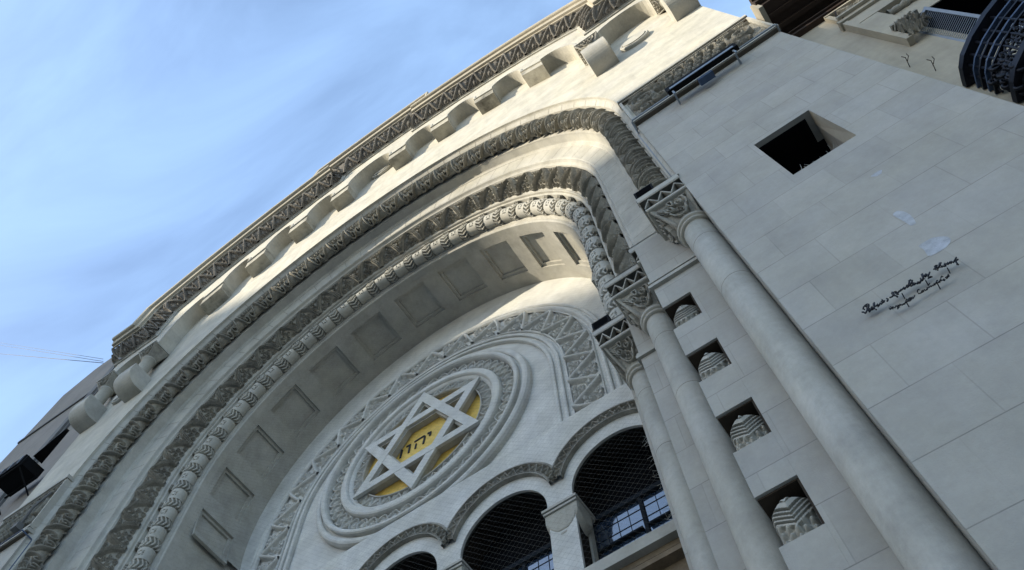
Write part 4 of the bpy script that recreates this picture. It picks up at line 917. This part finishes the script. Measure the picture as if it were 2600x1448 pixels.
WL = empty('wall_lettering', (5.6, 2.62, 5.55)); tag(WL, 'two lines of black wire handwriting fixed to the smooth right pier', 'lettering')
k_ = 160 / 764.
for lo_, hi_, nn in ((0, 21, 19), (21, 99, 99)):
    mb = MB()
    for strokes, ox, cut in ((T1, 2160, 21), (T2, 2300, 19)):
        sel = strokes[:cut] if lo_ == 0 else strokes[cut:]
        for s2 in sel: mb.tube([UP(ox + a_ * k_, 640 + b_ * k_, 2.612) for a_, b_ in s2], .0046 if lo_ == 0 else .0036, 6)
    for u, v in (((2200, 780), (2290, 745), (2350, 712), (2405, 680)) if lo_ == 0 else ((2300, 765), (2380, 720))): p_ = UP(u, v, 2.612); mb.tube([p_, (p_[0], 2.655, p_[2])], .003, 5)
    o = mb.build('text_line', M['lettermetal'], None, True); adopt(o, WL)
# bird spikes
def spikes(pts, label, ln=.07, seed=1):
    rnd = random.Random(seed); mb = MB()
    for (x, y, z) in pts:
        for k in range(2):
            a_ = rnd.uniform(-1, 1); b_ = rnd.uniform(-.7, .5); l_ = ln * rnd.uniform(.6, 1.3); mb.tube([(x, y, z), (x + a_ * l_ * .6, y + b_ * l_ * .7, z + l_)], [.0018, .0008], 4)
    return top_(mb, 'bird_spikes', M['twig'], label, 'bird spikes')
spikes([(5.74 + i * .02, 2.69, 7.665) for i in range(25)], 'row of pale bird spikes on the sill of the square opening in the right pier', .09)
mb = MB(); rnd = random.Random(4)
for i in range(70):
    z = 7.62 + rnd.random() * 1.5; x = 3.44 + rnd.uniform(-.03, .05); mb.tube([(x, 4.93, z), (x - rnd.uniform(.02, .12), 4.93 - rnd.random() * .08, z - rnd.uniform(-.02, .06)), (x - rnd.uniform(.05, .16), 4.90, z + rnd.uniform(-.05, .05))], .0016, 4)
top_(mb, 'dry_vine', M['twig'], 'tangle of dry pale twigs hanging along the right jamb of the largest arched window', 'vine')
# netting across the portal
mb = MB(); rN = 3.585; sp = .050; th = .0005; yN = 4.05
def clip_line(px, pz, dx, dz):
    # portal outline: circle above ZC, verticals below, to z 7
    ts = []
    for t in np.arange(-9, 9, .05):
        x, z = px + dx * t, pz + dz * t; ins = (x * x + (z - ZC) ** 2 < rN * rN) if z > ZC else (abs(x) < rN and z > 6.6)
        if ins: ts.append(t)
    return (ts[0], ts[-1]) if ts else None
for ang in (45, 135):
    dx, dz = math.cos(R(ang)), math.sin(R(ang)); nx_, nz2 = -dz, dx
    for k in range(-110, 111):
        px, pz = nx_ * k * sp, 11.4 + nz2 * k * sp; c_ = clip_line(px, pz, dx, dz)
        if not c_: continue
        a_, b_ = c_; o_ = [(px + dx * t + nx_ * s2 * th, yN + (0 if ang == 45 else .001), pz + dz * t + nz2 * s2 * th) for t, s2 in ((a_, -1), (b_, -1), (b_, 1), (a_, 1))]
        mb.add(o_, [(0, 1, 2, 3)])
top_(mb, 'bird_netting', M['thread'], 'very fine bird netting stretched across the whole arched recess in front of the medallion', 'netting')
# hooks on the right neighbour
for i, (hx, hz) in enumerate(((7.22, 8.98), (7.26, 8.60))):
    mb = MB(); mb.tube([(hx, 2.95, hz), (hx, 2.88, hz), (hx + .01, 2.86, hz + .03), (hx - .01, 2.84, hz + .05)], .0038, 6); mb.tube([(hx, 2.89, hz), (hx + .035, 2.86, hz + .02), (hx + .035, 2.84, hz + .045)], .0038, 6)
    top_(mb, 'wall_hook', M['brown'], ['small forked iron hook on the cream wall, the one nearer the carved bracket', 'small forked iron hook on the cream wall, the one nearer the balcony'][i], 'hook', 'hooks on the cream neighbouring wall', True)
mb = MB(); mb.tube([(7.52, 2.93, 11.0), (7.50, 2.84, 10.98), (7.47, 2.80, 11.05), (7.50, 2.78, 11.12)], .012, 6); top_(mb, 'wall_hook', M['brown'], 'curved iron hook under the carved panel of the cream neighbouring building', 'hook', None, True)
# overhead cables
for i, (za, zb_, ya_) in enumerate(((0, 0, 0), (1, 1, 0), (2, 2, 0))):
    A_ = [(-30, 896), (-30, 872), (-30, 866)][i]; B_ = [(262, 922), (262, 918), (262, 912)][i]
    def at(u, v, y): q_ = UP(u, v, y); return q_
    pa_, pb_ = Vector(at(A_[0], A_[1], 2.0)), Vector(at(B_[0], B_[1], 2.88)); pts = [pa_.lerp(pb_, t) for t in np.linspace(0, 1, 14)]
    mb = MB(); mb.tube([tuple(q_) for q_ in pts], [.011, .008, .007][i], 5)
    top_(mb, 'overhead_cable', M['wire'], ['lowest and thickest dark cable crossing the sky at the left', 'middle thin cable crossing the sky at the left', 'highest and thinnest cable crossing the sky at the left'][i], 'cable', 'cables crossing the sky')
# filler patches on the pier
for i, (x, z, a_, b_) in enumerate(((6.06, 6.93, .035, .035), (5.91, 6.24, .028, .15), (5.87, 5.82, .07, .10))):
    mb = MB(); n = 22; mb.add([(x + a_ * math.cos(t) * (1 + .25 * math.sin(3 * t + i)), 2.6485, z + b_ * math.sin(t) * (1 + .2 * math.cos(2 * t))) for t in np.linspace(0, 2 * PI, n, endpoint=False)], [tuple(range(n))])
    S(mb, 'filler_patch', M['patch'])

# ------------------------------------------------------------------ ground and unseen shade casters behind the viewer
def struct(mb, name, m): o = mb.build(name, m); o['kind'] = 'structure'; return o
mb = MB(); mb.box(-400, 400, -400, 400, -.5, -.14); struct(mb, 'ground', M['pave'])
mb = MB(); mb.box(-60, 60, -2.2, 30, -.138, 0); struct(mb, 'pavement', M['pave'])
mb = MB(); mb.box(-60, 60, -9, -2.24, -.139, -.134); struct(mb, 'road', M['asphalt'])
OB = empty('shade_casting_building', (-40, -25, 0)); tag(OB, 'unseen tall grey block behind the viewer, placed and sized to cast the shade on the front', 'building')
mb = MB(); mb.box(-110, -60, -75, -29, 0, 46.3); o = mb.build('wall', M['grey']); adopt(o, OB)  # unseen block, set so its edge casts the shade line on the facade
TW = empty('shade_tower', (-120, -85, 0)); tag(TW, 'unseen grey tower added behind the viewer to shade the left neighbour', 'building')
mb = MB(); mb.slab([(-102.6, -75), (-118.1, -87.6), (-160, -87.6), (-142.6, -75)], [], 0, 77, 'xy'); o = mb.build('wall', M['grey']); adopt(o, TW)  # unseen block added and skewed along the sunlight to shade the left neighbour
